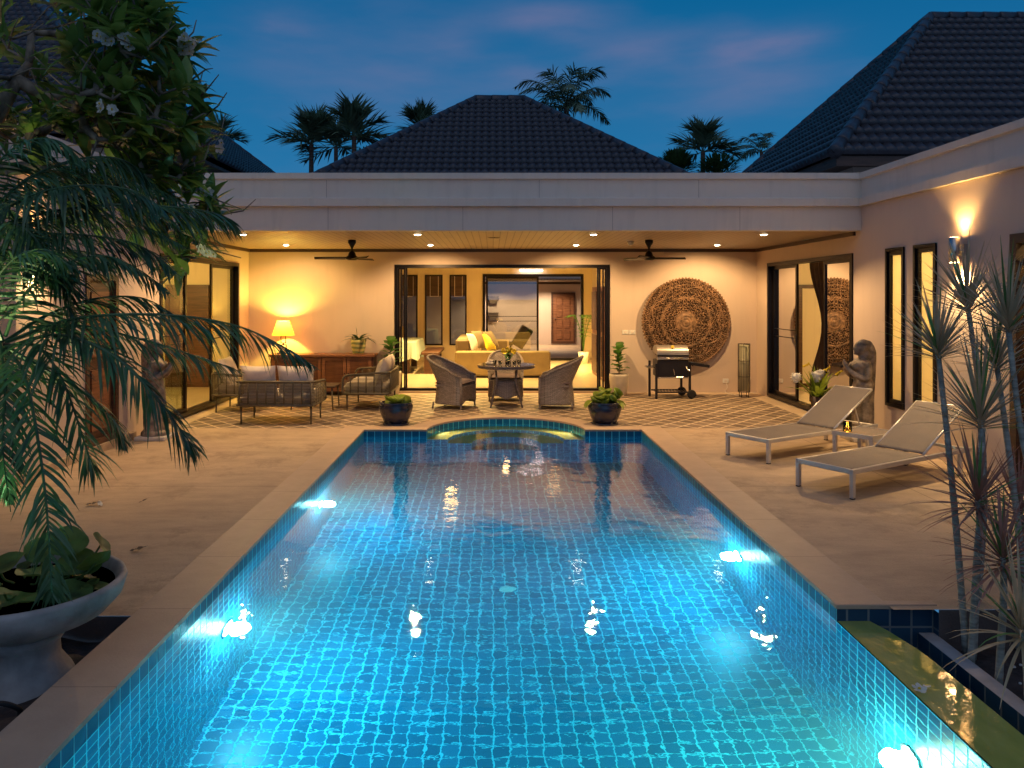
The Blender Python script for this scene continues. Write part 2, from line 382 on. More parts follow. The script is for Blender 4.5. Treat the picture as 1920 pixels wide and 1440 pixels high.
def mk_tile(name, c1, c2, grout, size=.1, rough=.32, gw=.05):
    m, t, b = newmat(name); uv = coords(t, 'UV', (1 / size, 1 / size, 1)); s_ = t.nodes.new('ShaderNodeSeparateXYZ'); t.links.new(uv, s_.inputs[0])
    def d(o):
        f = mathn(t, 'FRACT', o); return mathn(t, 'MINIMUM', f, mathn(t, 'SUBTRACT', 1, f))
    dd = mathn(t, 'MINIMUM', d(s_.outputs[0]), d(s_.outputs[1])); g = mathn(t, 'LESS_THAN', dd, gw)
    fl = t.nodes.new('ShaderNodeVectorMath'); fl.operation = 'FLOOR'; t.links.new(uv, fl.inputs[0]); wn = t.nodes.new('ShaderNodeTexWhiteNoise'); t.links.new(fl.outputs[0], wn.inputs[0])
    c = mixc(t, wn.outputs[0], c1, c2); t.links.new(mixc(t, g, c, grout), b.inputs['Base Color'])
    t.links.new(mathn(t, 'MULTIPLY_ADD', g, .5, rough), b.inputs['Roughness']); b.inputs['Specular IOR Level'].default_value = .3
    bump(t, b, mathn(t, 'SUBTRACT', 1, g), .5, .004); return m
M['tile'] = mk_tile('pool_tile', (.002, .095, .20), (.008, .18, .33), (.15, .74, .84))
M['tiled'] = mk_tile('dark_basin_tile', (.012, .05, .10), (.03, .09, .15), (.16, .19, .2), .125)
M['gold'] = mk_tile('gold_step_tile', (.75, .52, .08), (.85, .64, .14), (.5, .5, .3), .05)
def mk_roof():
    m, t, b = newmat('slate_roof_tile'); co = coords(t); n = noise(t, co, 9, 5); n2 = noise(t, co, 1.3, 3)
    c = mixc(t, n, (.014, .017, .024), (.060, .062, .072)); c = mixc(t, mathn(t, 'MULTIPLY', n2, .5), c, (.045, .03, .04))
    t.links.new(c, b.inputs['Base Color']); b.inputs['Roughness'].default_value = .36; bump(t, b, n, .25, .01); return m
M['roof'] = mk_roof()
def mk_weave():
    m, t, b = newmat('rattan_weave'); uv = coords(t, 'UV', (36, 40, 1)); w = t.nodes.new('ShaderNodeTexBrick'); t.links.new(uv, w.inputs[0]); w.inputs['Scale'].default_value = 1
    w.inputs['Color1'].default_value = (.40, .34, .29, 1); w.inputs['Color2'].default_value = (.27, .225, .19, 1); w.inputs['Mortar'].default_value = (.03, .02, .018, 1); w.inputs['Mortar Size'].default_value = .06
    w.inputs['Brick Width'].default_value = 2.0; w.inputs['Row Height'].default_value = 1.0
    t.links.new(w.outputs[0], b.inputs['Base Color']); b.inputs['Roughness'].default_value = .5; bump(t, b, mathn(t, 'SUBTRACT', 1, w.outputs[1]), .8, .006); return m
M['weave'] = mk_weave()
M['rim'] = mat('rattan_rim', (.36, .30, .255), .5, var=.3, scale=40, bmp=.6, bscale=80)
M['rope'] = mat('olive_rope', (.20, .17, .11), .8, var=.2, scale=30)
M['cframe'] = mat('bronze_frame', (.14, .115, .075), .5, .3)
M['greyc'] = mat('mauve_cushion', (.20, .15, .145), .85, var=.1)
def glassy(name, tint, ior=1.45, rough=.0, base=.0):
    m = bpy.data.materials.new(name); m.use_nodes = True; t = m.node_tree; t.nodes.clear()
    o = t.nodes.new('ShaderNodeOutputMaterial'); tr = t.nodes.new('ShaderNodeBsdfTransparent'); tr.inputs[0].default_value = (*tint, 1)
    g = t.nodes.new('ShaderNodeBsdfGlossy'); g.inputs['Roughness'].default_value = rough; fr = t.nodes.new('ShaderNodeFresnel'); fr.inputs[0].default_value = ior
    mx_ = t.nodes.new('ShaderNodeMixShader'); t.links.new(mathn(t, 'MINIMUM', mathn(t, 'MULTIPLY_ADD', fr.outputs[0], 1.25, base), 1), mx_.inputs[0])
    t.links.new(tr.outputs[0], mx_.inputs[1]); t.links.new(g.outputs[0], mx_.inputs[2]); t.links.new(mx_.outputs[0], o.inputs[0]); return m
M['glass'] = glassy('door_glass', (.80, .86, .78)); M['dglass'] = glassy('window_glass', (.35, .38, .36), base=.05); M['clear'] = glassy('clear_glass', (.93, .95, .93))
M['mglass'] = glassy('grey_tinted_glass', (.55, .56, .50), base=.22)
def mk_frost():
    m, t, b = newmat('lit_roller_blind'); tr = t.nodes.new('ShaderNodeBsdfTranslucent'); tr.inputs[0].default_value = (.9, .82, .55, 1)
    mix = t.nodes.new('ShaderNodeMixShader'); mix.inputs[0].default_value = .6; b.inputs['Base Color'].default_value = (.8, .72, .5, 1)
    t.links.new(b.outputs[0], mix.inputs[1]); t.links.new(tr.outputs[0], mix.inputs[2]); t.links.new(mix.outputs[0], t.nodes['Material Output'].inputs[0]); return m
M['blind'] = mk_frost()
def mk_shade():
    m, t, b = newmat('lamp_shade_fabric'); tr = t.nodes.new('ShaderNodeBsdfTranslucent'); tr.inputs[0].default_value = (.9, .46, .10, 1)
    mix = t.nodes.new('ShaderNodeMixShader'); mix.inputs[0].default_value = .20; b.inputs['Base Color'].default_value = (.8, .5, .17, 1)
    t.links.new(b.outputs[0], mix.inputs[1]); t.links.new(tr.outputs[0], mix.inputs[2]); t.links.new(mix.outputs[0], t.nodes['Material Output'].inputs[0]); return m
M['shade'] = mk_shade()
def mk_water():
    m = bpy.data.materials.new('pool_water'); m.use_nodes = True; t = m.node_tree; t.nodes.clear(); o = t.nodes.new('ShaderNodeOutputMaterial')
    g = t.nodes.new('ShaderNodeBsdfGlass'); g.inputs['IOR'].default_value = 1.33; g.inputs['Roughness'].default_value = 0; g.inputs['Color'].default_value = (1, 1, 1, 1)
    co = coords(t); n1 = noise(t, co, 2.6, 3, .5); n2 = noise(t, co, 8, 2, .5); n3 = noise(t, coords(t, 'Object', (1, 1.5, 1)), 22, 2, .5)
    s_ = t.nodes.new('ShaderNodeSeparateXYZ'); t.links.new(co, s_.inputs[0])
    far = mathn(t, 'MINIMUM', mathn(t, 'MAXIMUM', mathn(t, 'MULTIPLY', mathn(t, 'SUBTRACT', s_.outputs[1], 8.8), .6), 0), 1)
    h = mathn(t, 'ADD', mathn(t, 'MULTIPLY', n1, 1.0), mathn(t, 'MULTIPLY', n2, .28))
    h = mathn(t, 'ADD', h, mathn(t, 'MULTIPLY', n3, mathn(t, 'MULTIPLY_ADD', far, .10, .07)))
    bp = t.nodes.new('ShaderNodeBump'); bp.inputs['Strength'].default_value = 1; bp.inputs['Distance'].default_value = WAVE; t.links.new(h, bp.inputs['Height']); t.links.new(bp.outputs[0], g.inputs['Normal'])
    t.links.new(g.outputs[0], o.inputs[0])
    va = t.nodes.new('ShaderNodeVolumeAbsorption'); va.inputs[0].default_value = (.01, .74, .90, 1); va.inputs[1].default_value = .5
    vs = t.nodes.new('ShaderNodeVolumeScatter'); vs.inputs[0].default_value = (.45, .95, 1, 1); vs.inputs[1].default_value = .05; vs.inputs['Anisotropy'].default_value = 0
    ad = t.nodes.new('ShaderNodeAddShader'); t.links.new(va.outputs[0], ad.inputs[0]); t.links.new(vs.outputs[0], ad.inputs[1]); t.links.new(ad.outputs[0], o.inputs[1]); return m
WAVE = .006
M['water'] = mk_water()
def light(name, kind, loc, energy, col, parent=None, size=.03, aim=None, spot=None, blend=.4, sx=None, sy=None):
    d = bpy.data.lights.new(name, kind); o = bpy.data.objects.new(name, d); COL.objects.link(o); o.location = loc; d.energy = energy; d.color = col
    if kind == 'AREA':
        d.size = size
        if sx: d.shape = 'RECTANGLE'; d.size = sx; d.size_y = sy
    else: d.shadow_soft_size = size
    if spot: d.spot_size = R(spot); d.spot_blend = blend
    if aim is not None: o.rotation_euler = Vector(aim).to_track_quat('-Z', 'Y').to_euler()
    if parent: o.parent = parent
    return o
# ================================================================== SETTING
XL, XR, YB, HC = -4.55, 4.92, 14.62, 2.675
def wall_mb(O, U, Nn, w, h, t, holes, mb=None, z0=0):
    mb = mb or MB(); O = Vector(O); U = Vector(U); Nn = Vector(Nn)
    us = sorted({0, w} | {a for q in holes for a in (q[0], q[1])}); vs = sorted({z0, h} | {a for q in holes for a in (q[2], q[3])})
    solid = lambda a, b: not any(q[0] <= a <= q[1] and q[2] <= b <= q[3] for q in holes)
    P = lambda u, v, n: O + U * u + Vector((0, 0, v)) + Nn * n
    for i in range(len(us) - 1):
        for j in range(len(vs) - 1):
            a, b, c, d = us[i], us[i+1], vs[j], vs[j+1]; ma, mc = (a + b) / 2, (c + d) / 2
            if not solid(ma, mc): continue
            mb.quad(P(a, c, 0), P(b, c, 0), P(b, d, 0), P(a, d, 0)); mb.quad(P(b, c, t), P(a, c, t), P(a, d, t), P(b, d, t))
            def open_(k, l):
                return k < 0 or k >= len(us) - 1 or l < 0 or l >= len(vs) - 1 or not solid((us[k] + us[k+1]) / 2, (vs[l] + vs[l+1]) / 2)
            if open_(i - 1, j): mb.quad(P(a, c, 0), P(a, d, 0), P(a, d, t), P(a, c, t))
            if open_(i + 1, j): mb.quad(P(b, c, t), P(b, d, t), P(b, d, 0), P(b, c, 0))
            if open_(i, j - 1): mb.quad(P(a, c, t), P(b, c, t), P(b, c, 0), P(a, c, 0))
            if open_(i, j + 1): mb.quad(P(a, d, 0), P(b, d, 0), P(b, d, t), P(a, d, t))
    return mb

# ground, terrace, beds
PX0, PX1, PYF, PY0, AC, AR = -1.73, 2.0, 10.54, .6, .176, 1.065
g = MB(); g.poly([[(-900, -400), (900, -400), (900, 1400), (-900, 1400)], [(-4.6, .2), (-4.6, 22.5), (9.4, 22.5), (9.4, .2)]], -.32)
tag(g.build('ground', M['soil']), kind='structure')
def arc(r, a0, a1, n, cx=AC, cy=PYF): return [(cx + r * cos(R(a0 + (a1 - a0) * k / n)), cy + r * sin(R(a0 + (a1 - a0) * k / n))) for k in range(n + 1)]
pool_in = [(PX0, PY0), (PX1, PY0), (PX1, PYF)] + arc(AR, 0, 180, 40) + [(PX0, PYF)]
AO = 1.33; dy_ = .30; a0_ = math.degrees(math.asin(dy_ / AO))
cop_far = [(PX1 + .3, 4.56), (PX1 + .3, PYF + dy_)] + arc(AO, a0_, 180 - a0_, 36) + [(PX0 - .3, PYF + dy_), (PX0 - .3, .2), (PX1 + .02, .2), (PX1 + .02, PY0 - .0)]
# coping: ring polygon
outer = [(PX0 - .3, .3)] + [(PX1, .3), (PX1, PY0)] + [(PX0, PY0)] + [(PX0, PYF)] + list(reversed(arc(AR, 0, 180, 40))) + [(PX1, PYF), (PX1, 4.56), (PX1 + .3, 4.56), (PX1 + .3, PYF + dy_)] + arc(AO, a0_, 180 - a0_, 36) + [(PX0 - .3, PYF + dy_)]
c = MB(); c.poly([outer], .004)
lip = [(PX0, PY0), (PX0, PYF)] + list(reversed(arc(AR, 0, 180, 40))) + [(PX1, PYF), (PX1, 4.56), (PX1 + .3, 4.56)]
lip2 = [(x, y) for x, y in lip]
c.skirt(list(reversed(lip2)), -.022, .004, False); c.skirt([(PX0 - .3, PYF), (PX0 - .3, .3)], -.02, .004, False)
tag(c.build('pool_coping', M['coping']), kind='structure')
# terrace slab with holes
tr_ = MB()
# left part, right part, far strips (z = 0)
tr_.poly([[(XL, 4.41), (PX0 - .3, 4.41), (PX0 - .3, 10.68), (XL, 10.68)]], 0)
tr_.poly([[(PX1 + .3, 4.5), (XR, 4.5), (XR, 10.68), (PX1 + .3, 10.68)]], 0)
tr_.poly([[(XL, .2), (-3.9, .2), (-3.9, 4.41), (XL, 4.41)]], 0)
tag(tr_.build('terrace', M['terrace']), kind='structure')
te = MB(); te.skirt([(PX0 - .3, 4.41), (-3.9, 4.41), (-3.9, .2)], -.32, -.001, False); te.skirt([(XR, 4.5), (2.56, 4.5)], -.32, -.001, False); tag(te.build('terrace_side', M['edge']), kind='structure')
pf = MB()
pf.poly([[(XL - .1, 10.68), (PX0 - .3, 10.68), (PX0 - .3, PYF + dy_)] + list(reversed(arc(AO, a0_, 180 - a0_, 36))) + [(PX1 + .3, PYF + dy_), (PX1 + .3, 10.68), (XR + .1, 10.68), (XR + .1, YB + .02), (XL - .1, YB + .02)]], 0)
tag(pf.build('porch_floor', M['diamond']), kind='structure')
s = MB(); s.poly([[(-3.9, .2), (PX0 - .3, .2), (PX0 - .3, 4.41), (-3.9, 4.41)]], -.19)
def bumpy(u, v): 
    x = -3.9 + u * 1.87; y = .2 + v * 4.2; return (x, y, -.115 + .03 * sin(x * 9) * cos(y * 7) + random.uniform(-.008, .008))
s = MB(); s.grid(bumpy, 30, 60)
s.grid(lambda u, v: (2.56 + u * 2.36, .2 + v * 4.3, -.23 + .03 * sin(u * 19) * cos(v * 27) + random.uniform(-.01, .01)), 36, 60)
tag(s.build('planting_soil', M['soil']), kind='structure')
# ------------------------------------------------------------------ pool shell
FZ = -1.6
p = MB()
wallloop = [(PX0, PYF), (PX0, PY0), (PX1, PY0), (PX1, PYF)]
p.skirt([(PX0, PY0), (PX0, PYF)][::-1], FZ, -.02, False)
p.skirt([(PX1, PY0), (PX0, PY0)][::-1], FZ, -.02, False)
p.skirt([(PX1, 4.56), (PX1, PY0)][::-1], FZ, -.092, False)
p.skirt([(PX1, PYF), (PX1, 4.56)][::-1], FZ, -.02, False)
p.skirt([(PX0, PYF), (AC - AR, PYF)][::-1], FZ, -.02, False)
p.skirt([(AC + AR, PYF), (PX1, PYF)][::-1], FZ, -.02, False)
p.skirt(arc(AR, 0, 180, 40), -.27, -.02, False)
p.quad((PX0, PY0, FZ), (PX1, PY0, FZ), (PX1, PYF, FZ), (PX0, PYF, FZ), [(PX0, PY0), (PX1, PY0), (PX1, PYF), (PX0, PYF)])
# rounded curved steps at the far end
for r0, z0 in ((.78, -.27), (.46, -.5), (0, -.9)):
    z1 = {-.27: -.5, -.5: -.9, -.9: FZ}[z0]
    if r0: p.skirt(arc(r0, 0, 180, 30), z1, z0, False)
p.skirt([(AC + .46, PYF), (AC - .46, PYF)], FZ, -.9, False)
for sx in (1, -1):
    a, b = (AC + .46, AC + .78) if sx > 0 else (AC - .78, AC - .46); p.skirt([(b, PYF), (a, PYF)], FZ, -.5, False)
    a, b = (AC + .78, AC + AR) if sx > 0 else (AC - AR, AC - .78); p.skirt([(b, PYF), (a, PYF)], FZ, -.27, False)
p.poly([arc(.46, 0, 180, 30)], -.9)
tag(p.build('pool_basin', M['tile']), kind='structure')
st = MB()
for r0, r1, z in ((.78, AR, -.27), (.46, .78, -.5)):
    o_ = arc(r1, 0, 180, 36); i_ = arc(r0, 180, 0, 36); st.poly([o_ + i_], z)
tag(st.build('pool_step_treads', M['gold']), kind='structure')
# water body (closed, edges inside the tile walls)
WZ = -.095
e_ = .006
wl = [(PX0 - e_, PY0 - e_), (PX1 + .002, PY0 - e_), (PX1 + .002, 4.56), (PX1 + e_, 4.56), (PX1 + e_, PYF + e_)] + arc(AR + e_, 0, 180, 40) + [(PX0 - e_, PYF + e_)]
wt = MB(); wt.poly([wl], WZ); wt.poly([wl], FZ - .01, True); wt.skirt(wl, FZ - .01, WZ)
tag(wt.build('water', M['water']), kind='structure')
# overflow weir with wet film, catch channel, kerb
def mk_weir():
    m, t, b = newmat('wet_overflow_stone'); co = coords(t); n = noise(t, coords(t, 'Object', (4, 1.2, 1)), 3, 5)
    t.links.new(mixc(t, n, (.22, .30, .06), (.42, .50, .13)), b.inputs['Base Color']); b.inputs['Roughness'].default_value = .08; b.inputs['Coat Weight'].default_value = 1
    bump(t, b, noise(t, co, 9, 2), .35, .012); return m
wv = MB(); WX = PX1 + .28
we = [(PX1 + .003, .5), (WX, .5), (WX, 4.05), (WX - .01, 4.2), (WX - .05, 4.42), (WX - .09, 4.555), (PX1 + .003, 4.555)]
wv.poly([we], -.088); wv.skirt([(WX, .5), (WX, 4.05), (WX - .01, 4.2), (WX - .05, 4.42), (WX - .09, 4.555)], -.6, -.088, False)
tag(wv.build('overflow_weir', mk_weir()), kind='structure')
ch = MB(); ch.skirt([(2.56, 4.56), (PX1 + .001, 4.56)], -.6, -.02, False); ch.skirt([(2.47, .5), (2.47, 4.56)][::-1], -.6, -.156, False)
ch.quad((WX - .1, .5, -.55), (2.47, .5, -.55), (2.47, 4.56, -.55), (WX - .1, 4.56, -.55), [(0, 0), (.3, 0), (.3, 4), (0, 4)])
ch.skirt([(2.56, 4.5), (2.56, 4.56)][::-1], -.32, -.02, False)
tag(ch.build('overflow_channel', M['tiled']), kind='structure')
k = MB(); k.rbox(2.473, 2.565, .5, 4.556, -.26, -.155, .003); tag(k.build('channel_kerb', M['stone']), kind='structure')
k = MB(); k.rbox(PX1 - .004, 2.585, 4.556, 4.62, -.022, .006, .004); tag(k.build('terrace_edge_stone', M['coping']), kind='structure')
k = MB(); k.poly([[(XL, YB + .01), (XR, YB + .01), (XR, 22.5), (XL, 22.5)]], .03); k.poly([[(XR + .01, 4), (9.3, 4), (9.3, 22.5), (XR + .01, 22.5)]], .03); k.poly([[(-9.3, 4), (XL - .01, 4), (XL - .01, 15.2), (-9.3, 15.2)]], .03)
def mk_floor():
    m, t, b = newmat('polished_floor'); co = coords(t); n = noise(t, co, 1.2, 3); s_ = t.nodes.new('ShaderNodeSeparateXYZ'); t.links.new(co, s_.inputs[0])
    fx = mathn(t, 'FRACT', mathn(t, 'MULTIPLY', s_.outputs[0], 1 / .6)); fy = mathn(t, 'FRACT', mathn(t, 'MULTIPLY', s_.outputs[1], 1 / .6))
    g_ = mathn(t, 'LESS_THAN', mathn(t, 'MINIMUM', fx, fy), .01)
    t.links.new(mixc(t, mathn(t, 'MULTIPLY', g_, .4), mixc(t, n, (.62, .50, .34), (.70, .58, .40)), (.35, .26, .17)), b.inputs['Base Color']); b.inputs['Roughness'].default_value = .22; return m
M['ifloor'] = mk_floor()
tag(k.build('indoor_floor', M['ifloor']), kind='structure')
k = MB(); k.box(XL, XR, 21.72, 29.0, -.05, -.001); tag(k.build('back_yard_paving', M['terrace']), kind='structure')

# ================================================================== VILLA, centre wing
def frame_mb(u0, u1, v0, v1, bw, d, P, mb=None):
    """rectangular frame in a wall plane. P(u, v, n) -> point"""
    mb = mb or MB()
    for a, b, c, dd in ((u0, u1, v1 - bw, v1), (u0, u1, v0, v0 + bw), (u0, u0 + bw, v0 + bw, v1 - bw), (u1 - bw, u1, v0 + bw, v1 - bw)):
        pts = [P(u, v, n) for n in d for v in (c, dd) for u in (a, b)]
        mb.add(pts, [(0, 2, 3, 1), (4, 5, 7, 6), (0, 1, 5, 4), (1, 3, 7, 5), (3, 2, 6, 7), (2, 0, 4, 6)])
    return mb
def pbox(mb, P, u0, u1, v0, v1, n0, n1):
    pts = [P(u, v, n) for n in (n0, n1) for v in (v0, v1) for u in (u0, u1)]
    mb.add(pts, [(0, 2, 3, 1), (4, 5, 7, 6), (0, 1, 5, 4), (1, 3, 7, 5), (3, 2, 6, 7), (2, 0, 4, 6)]); return mb
Pback = lambda u, v, n: Vector((u, YB + n, v))
Pright = lambda u, v, n: Vector((XR + n, u, v))     # u = Y
Pleft = lambda u, v, n: Vector((XL - n, u, v))
centre = thing('house_centre_wing', 'centre wing across the far end of the pool with a lit porch and dark roof', 'house')
right = thing('house_right_wing', 'wing along the right side with two slim lit windows and a tall dark roof', 'house')
left = thing('house_left_wing', 'cream wing along the left side behind the palm fronds with a dark sloping roof', 'house')
DX0, DX1, DZ = -1.83, 2.18, 2.385
wall_mb((XL, YB, 0), (1, 0, 0), (0, 1, 0), XR - XL, 3.2, .15, [(DX0 - XL, DX1 - XL, 0, DZ)]).build('wall', M['wall'], centre)
b = MB(); b.box(XL, XR, 10.47, 10.62, HC, 3.11)
b.build('porch_beam', M['fascia'], centre)
def fascia(P, u0, u1, mitre0=0, mitre1=0, low=3.0):
    # profile (n towards viewer positive, z)
    prof = [(-.02, 2.995), (.055, 2.995), (.055, 3.10), (.0, 3.112), (.0, 3.35), (.035, 3.362), (.035, 3.44), (-.25, 3.44), (-.25, 3.2)]
    mb = MB(); vs = []
    for (n, z) in prof:
        vs.append(P(u0 + mitre0 * n, z, -n)); vs.append(P(u1 + mitre1 * n, z, -n))
    fs = [(2 * i, 2 * i + 1, 2 * i + 3, 2 * i + 2) for i in range(len(prof) - 1)]
    mb.add(vs, fs); mb.add(vs[0::2], [tuple(range(len(prof)))]); mb.add(vs[1::2], [tuple(range(len(prof) - 1, -1, -1))]); return mb
Pbeam = lambda u, v, n: Vector((u, 10.47 + n, v))
fascia(Pbeam, XL, XR, 1, -1).build('parapet', M['fascia'], centre)
j = MB()
for x, za, zb in ((-2.2, HC, 2.99), (-.4, HC, 2.99), (1.6, HC, 2.99), (3.3, HC, 2.99), (-2.22, 3.113, 3.35), (.62, 3.113, 3.35), (2.75, 3.113, 3.35)):
    j = MB(); j.box(x - .0018, x + .0018, 10.4692, 10.472, za, zb); j.build('panel_joint', M['dkwood'], centre)
b = MB(); b.box(XL, XR, 10.62, YB, HC, HC + .06); b.build('porch_ceiling', M['ceil'], centre)
b = MB(); b.box(XL - .1, XR + .1, 10.6, YB + .1, 3.14, 3.2); b.build('flat_roof', M['stone'], centre)
b = MB(); b.box(XL, XR, YB - .035, YB - .002, HC - .055, HC - .002); b.box(XL + .002, XL + .035, 10.63, YB - .035, HC - .055, HC - .002); b.box(XR - .035, XR - .002, 10.63, YB - .035, HC - .055, HC - .002)
b.build('cornice', M['dkwood'], centre)
# sliding door frame of the living room
def door_leaf(parent, P, u0, u1, v0, v1, n, glass='glass', bars=False, name='sliding_panel', handle=None):
    e = sub(name, parent)
    f = frame_mb(u0, u1, v0, v1, .055, (n, n + .035), P); f.build('panel_frame', M['black'], e)
    q = MB(); q.quad(P(u0 + .05, v0 + .05, n + .018), P(u1 - .05, v0 + .05, n + .018), P(u1 - .05, v1 - .05, n + .018), P(u0 + .05, v1 - .05, n + .018)); q.build('pane', M[glass], e)
    if bars:
        q = MB(); h = v0 + (v1 - v0) * .45
        pbox(q, P, u0 + .055, u1 - .055, h, h + .014, n + .006, n + .03); pbox(q, P, u0 + .055, u1 - .055, h + .13, h + .144, n + .006, n + .03); q.build('glazing_bar', M['black'], e)
    if handle is not None:
        q = MB(); pbox(q, P, handle - .012, handle + .012, 1.0, 1.16, n - .02, n - .001); q.build('handle', M['steel'], e)
    return e
e = sub('sliding_door', centre); frame_mb(DX0, DX1, .02, DZ, .06, (-.02, .12), Pback).build('door_frame', M['black'], e)
for (a, b_, n) in ((DX0 + .06, DX0 + .20, .01), (DX0 + .10, DX0 + .23, .05)):
    f = frame_mb(a, b_, .06, DZ - .06, .03, (n, n + .03), Pback); f.build('stacked_panel', M['black'], e)
for (a, b_, n) in ((DX1 - .20, DX1 - .06, .01), (DX1 - .23, DX1 - .10, .05)):
    f = frame_mb(a, b_, .06, DZ - .06, .03, (n, n + .03), Pback); f.build('stacked_panel', M['black'], e)
b = MB(); b.box(DX0 - .02, DX1 + .02, YB - .10, YB - .025, 0.001, .035); b.build('threshold', M['coping'], centre)
# living room interior
IY = 21.5
def I(px, py, Y=IY): return at(px, py, Y)
Pint = lambda u, v, n: Vector((u, IY + n, v))
wx = [((752 - 924), (783 - 924)), ((797 - 924), (830 - 924)), ((843 - 924), (875 - 924))]
holes = []; winr = []
for a, b_ in wx:
    u0, u1 = a * IY / 1470, b_ * IY / 1470; holes.append((u0 - XL, u1 - XL, .45, 2.38)); winr.append((u0, u1))
GD = ((905 - 924) * IY / 1470, (1094 - 924) * IY / 1470)
holes.append((GD[0] - XL, GD[1] - XL, 0, 2.4))
wall_mb((XL, IY, 0), (1, 0, 0), (0, 1, 0), XR - XL, 2.9, .12, holes).build('living_room_wall', M['room'], centre)
b = MB(); b.box(XL, XR, YB + .15, IY, 2.72, 2.78); b.build('living_room_ceiling', M['room'], centre)
b = MB(); b.box(XL - .1, XL, YB + .15, IY, 0, 2.8); b.build('living_room_side_wall', M['room'], centre)
b = MB(); b.box(2.72, 2.82, YB + .15, IY, 0, 2.8); b.build('living_room_side_wall', M['room'], centre)
for u0, u1 in winr:
    e = sub('window', centre); frame_mb(u0, u1, .45, 2.38, .04, (-.02, .06), Pint).build('window_frame', M['black'], e)
    q = MB(); q.quad(Pint(u0, .45, .03), Pint(u1, .45, .03), Pint(u1, 2.38, .03), Pint(u0, 2.38, .03)); q.build('pane', M['dglass'], e)
    q = MB(); pbox(q, Pint, u0 + .04, u1 - .04, 1.8, 2.34, .0, .012); q.build('rolled_blind', M['dkwood'], e)
    q = MB()
    for uu in (u0 + .14, u1 - .12): q.cyl(Pint(uu, 1.78, -.012), Pint(uu, 2.34, -.012), .006, n=5)
    q.cyl(Pint(u0 + .14, 1.79, -.012), Pint(u1 - .12, 1.79, -.012), .006, n=5); q.build('blind_cord', M['cushion'], e)
e = sub('sliding_door', centre); frame_mb(GD[0], GD[1], .03, 2.4, .07, (-.02, .1), Pint).build('door_frame', M['black'], e)
mid = (1006 - 924) * IY / 1470
door_leaf(e, Pint, GD[0] + .09, mid + .06, .1, 2.33, .02, 'mglass', True)
# covered passage and far wall seen through the living room
FY = 29.0
b = MB(); b.box(XL, 9, FY, FY + .15, -.05, 3.2); b.build('back_wall', M['wall'], centre)
b = MB(); b.box(-2, 6, FY - 3.2, FY, 2.32, 2.38); b.build('back_porch_ceiling', M['ceil'], centre)
b = MB(); b.box(-2, 6, FY - .06, FY - .003, 2.24, 2.318); b.build('cornice', M['dkwood'], centre)
dx0, dx1 = (1037 - 924) * FY / 1470, (1075 - 924) * FY / 1470
e = sub('panelled_door', centre)
q = MB(); q.box(dx0, dx1, FY - .04, FY - .002, .10, 1.86); q.build('door_leaf', M['mwood'], e)
for r_ in range(4):
    for c_ in range(2):
        xa = dx0 + .11 + c_ * .29; za = .2 + r_ * .41; q = MB(); q.rbox(xa, xa + .23, FY - .062, FY - .038, za, za + .33, .02); q.build('raised_panel', M['mwood'], e)
q = MB(); frame_mb(dx0 - .07, dx1 + .07, .05, 1.93, .07, (-.06, -.003), lambda u, v, n: Vector((u, FY + n, v)), q); q.build('door_frame', M['dwood'], e)
q = MB(); q.sphere((dx0 + .06, FY - .08, .97), .03); q.build('door_knob', M['steel'], e)
# ------------------------------------------------------------------ roofs of rippled tiles
def roof_face(mb, A, B, C, D, gauge=.27, lam=.168, amp=.05, lift=.065):
    """A-B eave (left to right seen from outside), C-D ridge end points above B and A (C may equal D)."""
    A, B, C, D = map(Vector, (A, B, C, D)); U = (B - A).normalized(); nn = U.cross((D - A)).normalized()
    if nn.z < 0: nn = -nn
    V = nn.cross(U).normalized()
    if V.z < 0: V = -V
    H = (D - A).dot(V); uD = (D - A).dot(U); uC = (C - A).dot(U); uB = (B - A).length
    rows = int(math.ceil(H / gauge)); gg = H / rows
    def rng(v): t = min(1, max(0, v / H)); return uD * t, uB + (uC - uB) * t
    for r_ in range(rows):
        v0, v1 = r_ * gg, min(H, (r_ + 1) * gg); l0, r0 = rng(v0); l1, r1 = rng(v1)
        n = max(2, int((r0 - l0) / (lam / 6)) + 1); us = [l0 + (r0 - l0) * k / n for k in range(n + 1)]
        us = [round(l0 / (lam / 6)) * lam / 6 + k * lam / 6 for k in range(n + 1)]
        vs = []
        for u in us:
            w = abs(sin(pi * u / lam)) ** .8; jit = .004 * sin(r_ * 12.9 + math.floor(u / lam / 2) * 78.2)
            for (v, h, lo, hi) in ((v0, -.012, l0, r0), (v0, lift + amp * w + jit, l0, r0), (v0 + (v1 - v0) * .5, lift * .5 + amp * w + jit * .5, (l0 + l1) / 2, (r0 + r1) / 2), (v1 + .01, amp * w, l1, r1)):
                uu = min(max(u, lo), hi); vs.append(A + U * uu + V * v + nn * h)
        fs = []
        for k in range(len(us) - 1):
            for q in range(3): fs.append((k * 4 + q, k * 4 + 4 + q, k * 4 + 5 + q, k * 4 + 1 + q))
        mb.add(vs, fs)
def caps(mb, a, b, r=.11, step=.34):
    a, b = Vector(a), Vector(b); L = (b - a).length; n = max(1, int(L / step)); d = (b - a) / L
    for k in range(n):
        p0 = a + d * (L * k / n) + Vector((0, 0, .02)); p1 = a + d * (L * (k + 1) / n + .05) + Vector((0, 0, .035)); mb.tube([p0, p0 + (p1 - p0) * .1, p1], [r * 1.05, r * 1.08, r * .88], 10)
